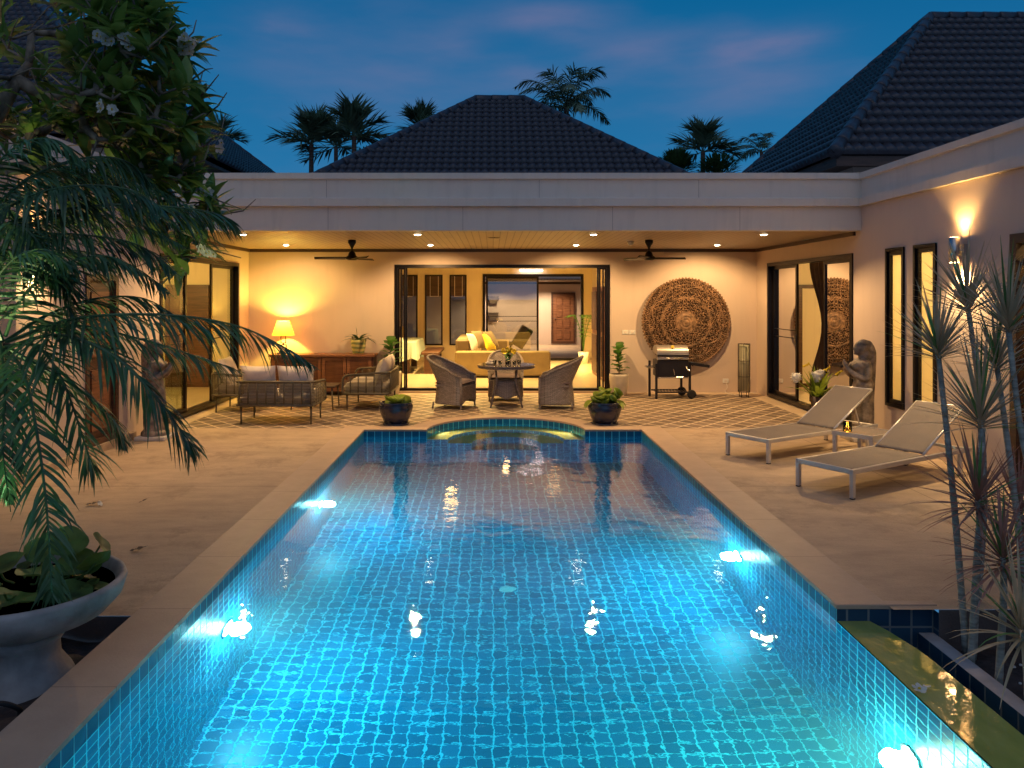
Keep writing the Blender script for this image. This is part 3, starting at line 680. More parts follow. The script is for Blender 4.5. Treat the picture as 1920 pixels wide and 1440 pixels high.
def hip_roof(parent, x0, x1, y0, y1, z, d, pitch, ridge_axis='x'):
    zr = z + d * pitch
    if ridge_axis == 'x': r0, r1 = Vector((x0 + d, (y0 + y1) / 2, zr)), Vector((x1 - d, (y0 + y1) / 2, zr))
    else: r0, r1 = Vector(((x0 + x1) / 2, y0 + d, zr)), Vector(((x0 + x1) / 2, y1 - d, zr))
    c = [Vector((x0, y0, z)), Vector((x1, y0, z)), Vector((x1, y1, z)), Vector((x0, y1, z))]
    mb = MB()
    if ridge_axis == 'x':
        roof_face(mb, c[0], c[1], r1, r0); roof_face(mb, c[3], c[0], r0, r0); roof_face(mb, c[1], c[2], r1, r1); roof_face(mb, c[2], c[3], r0, r1)
        hips = ((c[0], r0), (c[3], r0), (c[1], r1), (c[2], r1), (r0, r1))
    else:
        roof_face(mb, c[0], c[1], r0, r0); roof_face(mb, c[3], c[0], r0, r1); roof_face(mb, c[1], c[2], r1, r0); roof_face(mb, c[2], c[3], r1, r1)
        hips = ((c[0], r0), (c[1], r0), (c[2], r1), (c[3], r1), (r0, r1))
    ro = mb.build('roof', M['roof'], parent, True)
    mb = MB()
    for a, b in hips: caps(mb, a, b)
    mb.build('ridge_tiles', M['roof'], ro, True)
    return ro
# centre roof: equal hips, pitch .74
hip_roof(centre, -5.12, 5.47, 14.9, 24.3, 3.2, 4.7, .742)
b = MB(); b.box(-4.4, 4.8, 15.2, 24, 2.95, 3.18); b.build('roof_plinth', M['fascia'], centre)
# ================================================================== right wing
rd = [(10.70, 14.02, 0, 2.385), (9.36, 9.79, .44, 2.39), (8.68, 9.14, .44, 2.39), (5.9, 7.42, 0, 2.385)]
Y0 = 1.5
wall_mb((XR, Y0, 0), (0, 1, 0), (1, 0, 0), 15.0 - Y0, 2.992, .15, [(a - Y0, b_ - Y0, c_, d_) for a, b_, c_, d_ in rd]).build('wall', M['wall'], right)
fascia(Pright, Y0, 10.47, 0, -1).build('parapet', M['fascia'], right)
b = MB(); b.box(XR + .1, 12, Y0, 15, 3.14, 3.2); b.build('flat_roof', M['stone'], right)
def wing_door(parent, P, leaf2_n=.05):
    e = sub('sliding_door', parent); frame_mb(10.70, 14.02, .02, 2.385, .06, (-.02, .13), P).build('door_frame', M['black'], e)
    door_leaf(e, P, 12.85, 13.96, .08, 2.325, .06, 'glass', True, handle=12.88); door_leaf(e, P, 10.76, 11.75, .08, 2.325, .06, 'glass', True)
    door_leaf(e, P, 10.80, 11.70, .08, 2.325, .015, 'glass')
    return e
wing_door(right, Pright)
for (a, b_) in ((9.36, 9.79), (8.68, 9.14)):
    e = sub('window', right); frame_mb(a, b_, .44, 2.39, .035, (-.025, .02), Pright).build('window_frame', M['black'], e)
    frame_mb(a + .035, b_ - .035, .475, 2.355, .055, (.0, .06), Pright).build('sash', M['black'], e)
    q = MB(); q.quad(Pright(a + .085, .525, .03), Pright(b_ - .085, .525, .03), Pright(b_ - .085, 2.305, .03), Pright(a + .085, 2.305, .03)); q.build('frosted_pane', M['blind'], e)
# rooms behind
def room(parent, sx, x0, x1, y0, y1, h=2.62):
    b = MB(); t = .1
    xa, xb = (x0, x1) if sx > 0 else (-x1, -x0)
    b.box(xa, xb, y1, y1 + t, 0, h); b.box(xa, xb, y0 - t, y0, 0, h); xo = x1 if sx > 0 else -x1 - t; b.box(xo, xo + t, y0 - t, y1 + t, 0, h)
    b.build('room_wall', M['room'], parent); b = MB(); b.box(xa, xb, y0, y1, h, h + .05); b.build('room_ceiling', M['room'], parent)
room(right, 1, XR + .15, 8.8, 10.3, 15.3)
room(right, 1, XR + .15, 7.2, 8.2, 10.1)
room(right, 1, XR + .15, 7.2, 4.8, 8.0)
# inner door in the right room (on the wall facing the camera)
def inner_door(parent, x0, x1, y, open_=True):
    P = lambda u, v, n: Vector((u, y + n, v)); e = sub('inner_door', parent)
    frame_mb(x0 - .07, x1 + .07, .03, 2.02, .07, (-.06, -.002), P).build('door_frame', M['dwood'], e)
    q = MB(); q.box(x0, x1, y - .03, y - .004, .04, 1.95); q.build('door_leaf', M['room'] if open_ else M['dwood'], e)
    if open_:
        q = MB(); q.box(x1 - .26, x1, y - .06, y - .032, .04, 1.95); q.build('open_leaf', M['dwood'], e)
    q = MB(); q.sphere((x1 - .22 if open_ else x0 + .08, y - .09, .98), .028); q.build('door_knob', M['steel'], e)
inner_door(right, 6.02, 6.72, 15.3)
# lattice door at the near end
e = sub('lattice_door', right); frame_mb(5.9, 7.42, .0, 2.385, .09, (-.03, .1), Pright).build('door_frame', M['dkwood'], e)
q = MB()
for k in range(-16, 14):
    y = 6 + k * .11
    for sg in (1, -1):
        pts = []
        a = Vector((XR + .03 + .008 * sg, 0, 0))
        z0, z1 = .09, 2.29; ya = y if sg > 0 else y + 2.2
        # clip to 5.99..7.33
        p0 = Vector((a.x, ya, z0)); p1 = Vector((a.x, ya + sg * (z1 - z0) * .6, z1)); d = p1 - p0
        ts = sorted([(5.99 - p0.y) / d.y, (7.33 - p0.y) / d.y]); t0, t1 = max(0, ts[0]), min(1, ts[1])
        if t1 > t0 + .02: q.tube([p0 + d * t0, p0 + d * t1], .011, 4)
q.build('lattice', M['dwood'], e)
q = MB()
for y in (6.45, 6.9): q.box(XR + .0, XR + .05, y, y + .05, .09, 2.29)
q.build('door_stile', M['dkwood'], e)
# right roof: corner (5.4,12.4,4.05), pitch .973
hip_roof(right, 5.4, 19.5, 12.4, 19.3, 4.05, 3.45, .973)
b = MB(); b.box(5.95, 19, 12.95, 18.8, 3.1, 4.0); b.build('upper_wall', M['wall'], right)
b = MB(); b.box(5.5, 19.3, 12.5, 19.2, 3.93, 3.99); b.build('soffit', M['dwood'], right)
b = MB(); b.box(5.46, 19.4, 12.46, 12.5, 3.87, 4.03); b.box(5.46, 5.5, 12.5, 19.2, 3.87, 4.03); b.build('eave_board', M['dwood'], right)
# ================================================================== left wing
ld = [(10.70, 14.02, 0, 2.385), (8.75, 9.50, 0, 2.05)]
wall_mb((XL, Y0, 0), (0, 1, 0), (-1, 0, 0), 15.0 - Y0, 2.992, .15, [(a - Y0, b_ - Y0, c_, d_) for a, b_, c_, d_ in ld]).build('wall', M['wall'], left)
fascia(Pleft, Y0, 10.47, 0, -1).build('parapet', M['fascia'], left)
b = MB(); b.box(XL, XL + .05, Y0, 9.9, -.01, .09); b.build('wall_plinth', M['terrace'], left)
b = MB(); b.box(XL, XL + .13, 6.3, 7.27, -.01, 3.0); b.build('pilaster', M['wall'], left)
b = MB(); b.box(-12, XL - .1, Y0, 15, 3.14, 3.2); b.build('flat_roof', M['stone'], left)
wing_door(left, Pleft)
e = sub('wooden_door', left); frame_mb(8.75, 9.50, .09, 2.05, .07, (-.02, .1), Pleft).build('door_frame', M['dwood'], e)
q = MB(); pbox(q, Pleft, 8.82, 9.43, .10, 1.98, .03, .07); q.build('door_leaf', M['dwood'], e)
q = MB(); pbox(q, Pleft, 8.92, 9.33, .25, .95, .012, .03); pbox(q, Pleft, 8.92, 9.33, 1.1, 1.85, .012, .03); q.build('raised_panel', M['mwood'], e)
room(left, -1, -XL + .15, 8.6, 10.3, 15.3)
inner_door(left, -6.3, -5.6, 15.3, False)
hip_roof(left, -22, -5.05, 12.0, 22.5, 4.3, 5.25, .80)
b = MB(); b.box(-21, -5.6, 12.6, 21.9, 3.1, 4.25); b.build('upper_wall', M['wall'], left)
b = MB(); b.box(-21.8, -5.15, 12.1, 22.4, 4.18, 4.24); b.build('soffit', M['dwood'], left)

# ================================================================== LAMPS
WARM = (1, .70, .36); YEL = (1, .64, .20)
LENS = emis('downlight_lens', (1, .82, .55), 26)
for row, yy in ((0, 13.35), (1, 11.05)):
    for i, x in enumerate((-3.52, -1.06, 1.42, 3.82)):
        lab = 'recessed downlight, %s of the four %s' % (['leftmost', 'second from left', 'second from right', 'rightmost'][i], ['near the back wall', 'near the pool'][row])
        t = thing('downlight', lab, 'ceiling light', (x, yy, HC), 0, 'recessed downlights in the porch ceiling')
        q = MB(); q.lathe([(.052, -.001), (.07, -.006), (.062, -.012), (.050, -.004)], n=20); q.build('trim_ring', M['white'], t, True)
        q = MB(); q.lathe([(.0, -.022), (.030, -.019), (.048, -.010), (.049, -.003)], n=20); q.build('lens', LENS, t)
        light('downlight_lamp', 'SPOT', (0, 0, -.035), (95 if i == 0 else 215) if row == 0 else 200, (1, .61, .26), t, .03, (0, .5, -1) if row == 0 else (0, -.42, -1), 128, .5)
# up/down wall sconces
def sconce(loc, sx, label, pw=1.0):
    t = thing('wall_sconce', label, 'wall light', loc, 0, 'up and down wall lights')
    q = MB(); q.cyl((-sx * .11, 0, -.13), (-sx * .11, 0, .13), .052, n=20); q.build('cylinder_housing', M['steel'], t, True)
    q = MB(); q.box(-.04 if sx > 0 else 0, 0 if sx > 0 else .04, -.05, .05, -.06, .06); q.cyl((-sx * .03, 0, 0), (-sx * .10, 0, 0), .02); q.build('bracket', M['steel'], t)
    q = MB(); q.lathe([(0, .131), (.045, .131)], (-sx * .11, 0, 0), 16); q.lathe([(0, -.131), (.045, -.131)], (-sx * .11, 0, 0), 16); q.build('lens', LENS, t)
    light('sconce_uplight', 'SPOT', (-sx * .10, 0, .15), 30 * pw, (1, .58, .18), t, .03, (sx * .12, 0, 1), 110, .7)
    light('sconce_downlight', 'SPOT', (-sx * .10, 0, -.15), 150 * pw, (1, .66, .30), t, .03, (sx * .05, 0, -1), 120, .7)
sconce((XR, 8.17, 2.28), 1, 'metal cylinder up-and-down light on the right wall above the spiky plants', 1)
sconce((XL, 7.75, 2.25), -1, 'metal cylinder wall light glowing on the left wall behind the palm fronds', .38)
# indoor light
t = thing('tube_light', 'bright white tube light fixed above the glass doors at the back of the living room', 'ceiling light', (1.05, 21.38, 2.50))
q = MB(); q.rbox(-.34, .34, -.03, .1, .03, .07, .008); q.build('housing', M['white'], t); q = MB(); q.cyl((-.31, 0, 0), (.31, 0, 0), .022); q.build('tube', emis('tube_glow', (1, .92, .95), 9), t)
def ceil_lamp(x, y, z, e_, lab, col=YEL):  # assumed fixtures out of view, placed to light the rooms
    t = thing('assumed_ceiling_lamp', lab, 'ceiling light', (x, y, z)); q = MB(); q.lathe([(.15, 0), (.16, -.03), (.12, -.08), (0, -.095)], n=20); q.build('globe', emis('globe_glow', (1, .8, .4), 2.5), t, True)
    light('assumed_ceiling_glow', 'SPOT' if e_ > 400 else 'POINT', (0, 0, -.15), e_, col, t, .12, (0, -.12, -1), 140 if e_ > 400 else None, .9)
ceil_lamp(-.9, 17.2, 2.72, 1150, 'assumed round glowing ceiling lamp of the living room left of centre'); ceil_lamp(1.5, 19.4, 2.72, 1150, 'assumed round glowing ceiling lamp near the back glass doors of the living room')
ceil_lamp(6.7, 12.6, 2.62, 150, 'assumed round ceiling lamp inside the room behind the right sliding door', (1, .68, .28)); ceil_lamp(6.1, 9.2, 2.62, 80, 'assumed round ceiling lamp behind the two slim windows of the right wing', (1, .70, .25))
ceil_lamp(-6.3, 12.6, 2.62, 190, 'assumed round ceiling lamp inside the room behind the left sliding door', (1, .68, .20)); ceil_lamp(6.1, 6.6, 2.62, 40, 'assumed round ceiling lamp behind the lattice door of the right wing', (1, .66, .25))
t = thing('downlight', 'small downlight in the back passage ceiling above the panelled door', 'ceiling light', (1.9, 27.8, 2.32)); q = MB(); q.lathe([(.0, -.004), (.06, -.004)], n=16); q.build('lens', LENS, t); q = MB(); q.lathe([(.055, -.001), (.075, -.006), (.062, -.01)], n=16); q.build('trim_ring', M['white'], t)
light('downlight_lamp', 'SPOT', (0, 0, -.02), 330, (1, .72, .45), t, .03, (0, .1, -1), 140, .5)
t = thing('downlight', 'small downlight in the back passage ceiling left of the panelled door', 'ceiling light', (.2, 27.8, 2.32)); q = MB(); q.lathe([(.0, -.004), (.06, -.004)], n=16); q.build('lens', LENS, t); q = MB(); q.lathe([(.055, -.001), (.075, -.006), (.062, -.01)], n=16); q.build('trim_ring', M['white'], t)
light('downlight_lamp', 'SPOT', (0, 0, -.02), 330, (1, .72, .45), t, .03, (0, .1, -1), 140, .5)
# pool lights
PL = emis('pool_lamp_glow', (.75, 1, .98), 90)
for (x, y, sx, lab, colr) in ((PX0, 5.1, 1, 'round underwater light on the left pool wall, the nearer of the two in view', (.12, .92, 1)), (PX0, 7.85, 1, 'round underwater light on the left pool wall, the farther one', (.12, .92, 1)),
                        (PX1, 6.38, -1, 'round underwater light on the right pool wall beside the terrace', (.12, .92, 1)), (PX1, 3.74, -1, 'greenish underwater light on the right pool wall below the overflow edge', (.5, 1, .5)),
                        (PX0, 2.3, 1, 'round added underwater fill light on the left pool wall close to the camera', (.12, .92, 1))):  # last one is an added, unseen fill light for the near water
    t = thing('pool_light', lab, 'pool light', (x, y, -.78), 0, 'underwater pool lights'); Mx = Matrix.Rotation(R(90 * sx), 4, 'Y')
    q = MB(); q.lathe([(.085, 0), (.105, .006), (.095, .012), (.085, .008)], n=24, M=Mx); q.build('trim_ring', M['steel'], t, True)
    q = MB(); q.lathe([(.086, .008), (.05, .018), (0, .022)], n=24, M=Mx); q.build('lens', PL, t, True)
    light('pool_lamp', 'SPOT', (sx * .06, 0, 0), 100, colr, t, .06, (sx, 0, -.04), 165, .5)
    light('pool_glow', 'POINT', (sx * .08, 0, 0), 62, (.5, 1, 1) if colr[2] > .8 else (.6, 1, .6), t, .07)
for sx, lab in ((-1, 'small warm added fill light in the curved pool end, left side'), (1, 'small warm added fill light in the curved pool end, right side')):  # added fixtures, standing in for porch light that the water surface blocks
    a = R(90 - sx * 62); p_ = Vector((AC + (AR - .004) * cos(a), PYF + (AR - .004) * sin(a), -.19)); dr = Vector((-cos(a), -sin(a), 0)); Mx = dr.to_track_quat('Z', 'Y').to_matrix().to_4x4()
    t = thing('spa_fill_light', lab, 'pool light', p_, 0, 'added underwater fill lights'); q = MB(); q.lathe([(.03, 0), (.034, .006), (.026, .01)], n=16, M=Mx); q.build('trim_ring', M['steel'], t, True); q = MB(); q.lathe([(.026, .006), (0, .012)], n=16, M=Mx); q.build('lens', emis('spa_fill_glow', (1, .85, .5), 6), t, True)
    light('spa_fill_lamp', 'SPOT', dr * .03, 34, (1, .88, .55), t, .03, dr - Vector((0, 0, .3)), 150, .6)
t = thing('added_garden_spotlight', 'small green added garden spotlight on a spike in the left bed', 'added garden light', (-3.05, 3.3, -.18)); q = MB(); q.cyl((0, 0, 0), (0, 0, .14), .008); q.build('spike', M['black'], t); q = MB(); q.cyl((0, 0, .13), (.02, .04, .22), .035); q.build('housing', M['black'], t, True)  # added lamp out of view, throws green light on the left foliage
light('added_garden_lamp', 'SPOT', (.022, .045, .235), 55, (.4, 1, .35), t, .03, (.25, .5, 1), 95, .8)
t = thing('added_garden_spotlight', 'small warm added fill spotlight at the foot of the frangipani tree in the left bed', 'added garden light', (-3.35, 3.75, -.12)); q = MB(); q.cyl((0, 0, 0), (0, 0, .14), .008); q.build('spike', M['black'], t); q = MB(); q.cyl((0, 0, .13), (.02, .04, .22), .035); q.build('housing', M['black'], t, True)  # added unseen lamp, put in to brighten the frangipani branches
light('added_garden_lamp', 'SPOT', (.022, .045, .235), 170, (1, .78, .42), t, .03, (.12, .42, 1), 80, .8)
# ================================================================== PORCH FURNITURE
def fan(x, lab, rot):
    t = thing('ceiling_fan', lab, 'ceiling fan', (x, 12.25, HC), 0, 'porch ceiling fans')
    q = MB(); q.lathe([(.0, 0), (.06, -.002), (.065, -.04), (.02, -.12), (.016, -.14)], n=20); q.build('canopy', M['black'], t, True)
    q = MB(); q.cyl((0, 0, -.13), (0, 0, -.2), .012); q.build('rod', M['black'], t)
    q = MB(); q.lathe([(.018, -.16), (.05, -.2), (.065, -.245), (.10, -.27), (.105, -.295), (.06, -.315), (0, -.318)], n=24); q.build('motor', M['black'], t, True)
    for k in range(3):
        a = rot + k * 2 * pi / 3; Rm = Matrix.Rotation(a, 4, 'Z')
        def bl(u, v):
            r = .08 + u * .50; w = .05 + .018 * sin(pi * min(1, u * 1.2)) - .03 * max(0, u - .85) / .15
            return Rm @ Vector((r, (v - .5) * 2 * w * .9, -.285 + (v - .5) * .03))
        q = MB(); q.grid(bl, 12, 4); o = q.build('blade', M['black'], t, True); mod_solid(o, .008)
fan(-2.2, 'black three-bladed ceiling fan above the outdoor sofas', R(184)); fan(2.44, 'black three-bladed ceiling fan near the round carved wall panel', R(3))
t = thing('motion_sensor', 'small white dome sensor under the porch ceiling beside the right fan', 'sensor', (2.2, 12.5, HC)); q = MB(); q.lathe([(.05, 0), (.055, -.03), (.04, -.06), (0, -.075)], n=16); q.build('dome', M['white'], t, True); q = MB(); q.lathe([(.062, 0), (.062, -.012), (.05, -.014)], n=16); q.build('base_ring', M['steel'], t)
t = thing('access_panel', 'small square vent in the middle of the slatted porch ceiling', 'vent', (.02, 11.7, HC)); q = MB(); q.box(-.09, .09, -.06, .06, -.008, -.001); q.build('plate', M['ceil'], t); q = MB(); q.box(-.07, .07, -.004, .004, -.012, -.008); q.box(-.004, .004, -.05, .05, -.0125, -.0085); q.build('slot', M['black'], t)
# carved round wall panel
t = thing('carved_wall_panel', 'big round carved brown wooden panel hanging on the porch wall', 'wall art', (3.58, YB - .075, 1.32))
XZ = Matrix.Rotation(R(90), 4, 'X')
q = MB(); q.lathe([(0, .0), (.79, .0), (.79, -.02), (0, -.02)], n=72, M=XZ); q.build('shade_backing', M['carveback'], t)  # dark disc put in for the shade seen through the carving's holes
q = MB(); rr = random.Random(3)
for r_, n_, sz in [(.215, 20, .03), (.275, 26, .031), (.335, 30, .033), (.40, 34, .034), (.465, 40, .034), (.53, 46, .034), (.595, 52, .034), (.66, 58, .034), (.72, 64, .032), (.775, 72, .032)]:
    for k in range(n_):
        a = 2 * pi * (k + (.5 if n_ % 4 else 0)) / n_ + rr.uniform(-.01, .01); cx, cz = r_ * cos(a), r_ * sin(a); s0 = a + rr.uniform(-.6, .6) + (pi if k % 2 else 0); d = 1 if k % 2 else -1
        q.tube([(cx + sz * (1 - .09 * j) * cos(s0 + d * j * .75), -.028 - .008 * sin(j), cz + sz * (1 - .09 * j) * sin(s0 + d * j * .75)) for j in range(8)], [.0095] * 6 + [.011, .013], 5)
        b_ = a + pi / n_
        q.sphere((r_ * cos(b_) * 1.03, -.024, r_ * sin(b_) * 1.03), .014, .014, .014, 6, 4)
q.build('scroll_carving', M['carve'], t)
q = MB()
for r_ in (.19, .44, .455, .69, .80): q.tube([(r_ * cos(2 * pi * k / 72), -.03, r_ * sin(2 * pi * k / 72)) for k in range(72)], .010, 6, closed=True)
for k in range(84): a = 2 * pi * k / 84; q.sphere((.81 * cos(a), -.02, .81 * sin(a)), .02, .014, .02, 6, 4)
for lobe in range(8):
    a0 = 2 * pi * lobe / 8
    q.tube([((.58 + .09 * sin(pi * j / 12)) * cos(a0 + j / 12 * pi / 4), -.036, (.58 + .09 * sin(pi * j / 12)) * sin(a0 + j / 12 * pi / 4)) for j in range(13)], .011, 6)
q.build('ring_moulding', M['carve'], t)
q = MB(); q.lathe([(0, .052), (.03, .05), (.045, .035), (.06, .045), (.08, .045), (.09, .03), (.11, .042), (.13, .042), (.14, .03), (.165, .038), (.185, .03), (.19, .015), (.19, 0)], n=48, M=XZ, ruffle=lambda a, z: 0); q.build('centre_boss', M['carve'], t, True)
# grill
t = thing('charcoal_grill', 'black and silver charcoal grill cart standing against the wall below the carved panel', 'barbecue', (3.18, 13.95, 0))
for (x, y, wheel) in ((-.32, -.24, 0), (-.36, .16, 0), (.28, -.18, 1), (.22, .20, 1)):
    q = MB(); q.rbox(x - .02, x + .02, y - .02, y + .02, .0 if not wheel else .07, .62 + (.02 if y > 0 else 0), .003); q.build('leg', M['gblack'], t)
q = MB(); q.rbox(-.30, .25, -.23, .17, .38, .68, .012); q.build('firebox', M['gblack'], t)
q = MB(); q.rbox(-.30, .25, -.236, -.2, .36, .385, .003); q.rbox(-.302, .252, -.24, -.18, .685, .735, .004); q.build('trim_strip', M['steel'], t)
def lid(u, v):
    a = pi * v * .95; return (-.30 + .55 * u + (.03 * (v - .0) if u < .5 else -.03 * v) * 0, -.21 * cos(a) - .02, .76 + .17 * sin(a) ** .8)
q = MB(); q.grid(lid, 8, 14); q.add([lid(0, k / 14) for k in range(15)], [tuple(range(15))]); q.add([lid(1, k / 14) for k in range(15)], [tuple(range(14, -1, -1))]); l_ = q.build('lid', M['lidsteel'], t, False)
q = MB(); q.rbox(-.30, .25, -.245, -.225, .74, .775, .003); q.build('lid_rim', M['gblack'], l_)
q = MB(); q.cyl((-.16, -.285, .715), (.12, -.285, .715), .012); q.cyl((-.16, -.24, .715), (-.16, -.285, .715), .008); q.cyl((.12, -.24, .715), (.12, -.285, .715), .008); q.build('handle', M['steel'], t, True)
q = MB(); q.lathe([(0, .02), (.03, .018), (.032, 0)], (-.05, -.0, 0), 16, Matrix.Translation((0.03, -.165, .9)) @ Matrix.Rotation(R(60), 4, 'X')); q.build('thermometer', M['yellow'], l_)
q = MB(); q.cyl((-.02, -.25, .52), (.0, -.25, .42), .007); q.cyl((.19, -.25, .57), (.225, -.26, .50), .01); q.cyl((.225, -.25, .50), (.26, -.25, .50), .014); q.build('air_lever', M['steel'], t)
q = MB(); q.tube([(-.31, -.18, .54), (-.44, -.18, .54), (-.46, -.1, .545), (-.46, .05, .545), (-.44, .1, .545), (-.31, .1, .545)], .012, 6); q.build('side_handle', M['steel'], t)
q = MB(); q.rbox(0, .36, -.2, .17, -.025, .025, .004); o = q.build('side_shelf', M['gblack'], t); o.location = (.27, 0, .62); o.rotation_euler = (0, R(9), 0)
q = MB(); q.box(-.33, .27, -.22, -.205, .1, .125); q.box(-.33, .27, .15, .165, .1, .125)
for k in range(11): q.box(-.31 + k * .055, -.295 + k * .055, -.205, .15, .108, .118)
q.build('bottom_rack', M['gblack'], t)
for (x, y) in ((.30, -.23), (.24, .24)):
    w = MB(); w.lathe([(.03, -.02), (.06, -.022), (.078, -.015), (.08, 0), (.078, .015), (.06, .022), (.03, .02)], n=24, M=Matrix.Translation((x, y, .08)) @ XZ); o = w.build('wheel', M['rubber'], t, True); w = MB(); w.lathe([(0, -.018), (.045, -.016), (.045, .016), (0, .018)], n=20, M=Matrix.Translation((x, y, .08)) @ XZ); w.build('hub', M['gblack'], o)
# floor lantern
t = thing('floor_lantern', 'tall floor lantern of dark sticks round pale paper in the right porch corner', 'lantern', (4.47, 13.95, 0))
q = MB(); q.lathe([(.085, .12), (.085, .93)], n=24); q.build('paper_shade', M['paper'], t, True)
q = MB()
for k in range(22): a = 2 * pi * k / 22; q.cyl((.102 * cos(a), .102 * sin(a), .09), (.102 * cos(a), .102 * sin(a), .955), .0045, n=5)
for z in (.1, .37, .65, .945): q.tube([(.104 * cos(2 * pi * k / 24), .104 * sin(2 * pi * k / 24), z) for k in range(24)], .006, 5, closed=True)
for k in range(4): a = pi / 4 + k * pi / 2; q.cyl((.09 * cos(a), .09 * sin(a), 0), (.09 * cos(a), .09 * sin(a), .1), .006, n=5)
q.tube([(.09 * cos(2 * pi * k / 24), .09 * sin(2 * pi * k / 24), .02) for k in range(24)], .004, 5, closed=True)
q.build('stick_cage', M['bamboo'], t)
# switches and sockets
def plate(x, z, lab, w=.12, Y=YB, kind='light_switch', cat='switch', grp=None):
    t = thing(kind, lab, cat, (x, Y, z), 0, grp); q = MB(); q.rbox(-w / 2, w / 2, -.012, -.001, -.04, .04, .003); q.build('plate', M['white'], t); q = MB(); q.rbox(-.025, .025, -.018, -.012, -.018, .018, .002); q.build('rocker' if cat == 'switch' else 'socket_face', M['cushion'], t)
plate(2.47, 1.125, 'left one of two white switch plates beside the carved panel', grp='switch plates'); plate(2.60, 1.125, 'right one of two white switch plates beside the carved panel', grp='switch plates')
plate(4.34, .22, 'white wall socket low on the wall left of the tall floor lantern', .11, kind='wall_socket', cat='socket'); plate(4.64, .22, 'white wall socket low on the wall right of the tall floor lantern', .11, kind='wall_socket', cat='socket')
q = MB(); q.tube(cat_rom([(4.34, YB - .02, .2), (4.36, YB - .03, .1), (4.33, YB - .04, .01), (4.42, 14.1, .008)]), .005, 5); tag(q.build('power_cord', M['white']), 'thin white cord running from the socket down to the floor lantern', 'cord')
q = MB(); q.tube(cat_rom([(4.80, YB - .02, .3), (4.78, YB - .03, .15), (4.76, YB - .03, .02), (4.86, 14.4, .01)]), .005, 5); tag(q.build('loose_cord', M['white']), 'loose white cord hanging in the right porch corner', 'cord')

# sideboard
t = thing('sideboard', 'long teak sideboard with slatted doors against the porch wall', 'sideboard', (0, 0, 0)); x0, x1, y0, y1 = -4.02, -2.16, 14.16, 14.58
q = MB(); q.rbox(x0 - .03, x1 + .03, y0 - .03, y1, .70, .745, .006); q.build('top', M['mwood'], t)
q = MB(); q.box(x0, x1, y0 + .03, y1, .06, .70); q.build('body', M['dwood'], t)
for k in range(4):
    a = x0 + .02 + k * .455; e = sub('door', t); frame_mb(a, a + .44, .08, .69, .06, (0, .025), lambda u, v, n: Vector((u, y0 + n, v))).build('door_frame', M['mwood'], e)
    q = MB()
    for j in range(15): u = a + .07 + j * .0205; q.box(u, u + .011, y0 + .008, y0 + .02, .14, .63)
    q.build('slats', M['mwood'], e); q = MB(); q.sphere((a + (.41 if k % 2 == 0 else .03), y0 - .012, .4), .012, n=8, m=6); q.build('knob', M['black'], e)
for a in (x0, x1 - .06): q = MB(); q.box(a, a + .06, y0 + .005, y1, 0, .059); q.build('foot', M['mwood'], t)
# table lamp
t = thing('table_lamp', 'lit table lamp with a cream cone shade and open square metal base on the sideboard', 'lamp', (-3.83, 14.33, .745))
q = MB(); q.rbox(-.10, .10, -.06, .06, 0, .02, .004); q.build('base', M['dkwood'], t)
q = MB()
for z0 in (.03, .19): frame_mb(-.05 if z0 > .1 else -.06, .05 if z0 > .1 else .06, z0, z0 + .14, .014, (-.01, .01), lambda u, v, n: Vector((u, n, v)), q)
q.box(-.012, .012, -.012, .012, .17, .19); q.cyl((0, 0, .33), (0, 0, .38), .01); q.build('stem', M['dkwood'], t)
q = MB(); q.lathe([(.205, .335), (.105, .60)], n=36, cap=False); q.build('lamp_shade', M['shade'], t, True)
q = MB(); q.sphere((0, 0, .44), .03); q.build('bulb', emis('bulb_glow', (1, .75, .35), 25), t, True)
light('lamp_glow', 'POINT', (0, 0, .54), 95, (1, .66, .10), t, .03)
# orchid pot on the sideboard
def leaf_mb(mb, base, dirv, L, w, droop=.3, n=5, up=Vector((0, 0, 1)), fold=.15, tip=1.0, wavy=0):
    base = Vector(base); d = Vector(dirv).normalized(); side = d.cross(up)
    if side.length < .01: side = Vector((1, 0, 0))
    side.normalize(); vs = []; p = base.copy(); cur = d.copy()
    for k in range(n + 1):
        s_ = k / n; ww = w * (sin(pi * min(1, (s_ * .92 + .06)) ** tip)) ; nn = side.cross(cur).normalized(); wv = wavy * sin(k * 2.3)
        vs += [p - side * ww + nn * (fold * ww + wv * ww), p, p + side * ww + nn * (fold * ww - wv * ww)]
        p = p + cur * (L / n); cur = (cur - Vector((0, 0, 1)) * droop / n).normalized()
    f = []
    for k in range(n):
        a = k * 3; f += [(a, a + 1, a + 4, a + 3), (a + 1, a + 2, a + 5, a + 4)]
    mb.add(vs, f)
t = thing('orchid_pot', 'leafy plant in a green and cream striped pot on the right end of the sideboard', 'potted plant', (-2.46, 14.36, .745))
def mk_stripe():
    m, tt, b = newmat('striped_glaze'); s_ = tt.nodes.new('ShaderNodeSeparateXYZ'); co = coords(tt); n = noise(tt, co, 6); tt.links.new(co, s_.inputs[0])
    f = mathn(tt, 'FRACT', mathn(tt, 'MULTIPLY_ADD', s_.outputs[2], 13, mathn(tt, 'MULTIPLY', n, .6))); tt.links.new(mixc(tt, mathn(tt, 'GREATER_THAN', f, .5), (.55, .48, .18), (.20, .24, .10)), b.inputs['Base Color']); b.inputs['Roughness'].default_value = .35; return m
q = MB(); q.lathe([(0, 0), (.10, 0), (.105, .02), (.13, .13), (.14, .22), (.145, .26), (.13, .26), (.12, .22), (0, .21)], n=28); q.build('pot', mk_stripe(), t, True)
q = MB(); rr = random.Random(5)
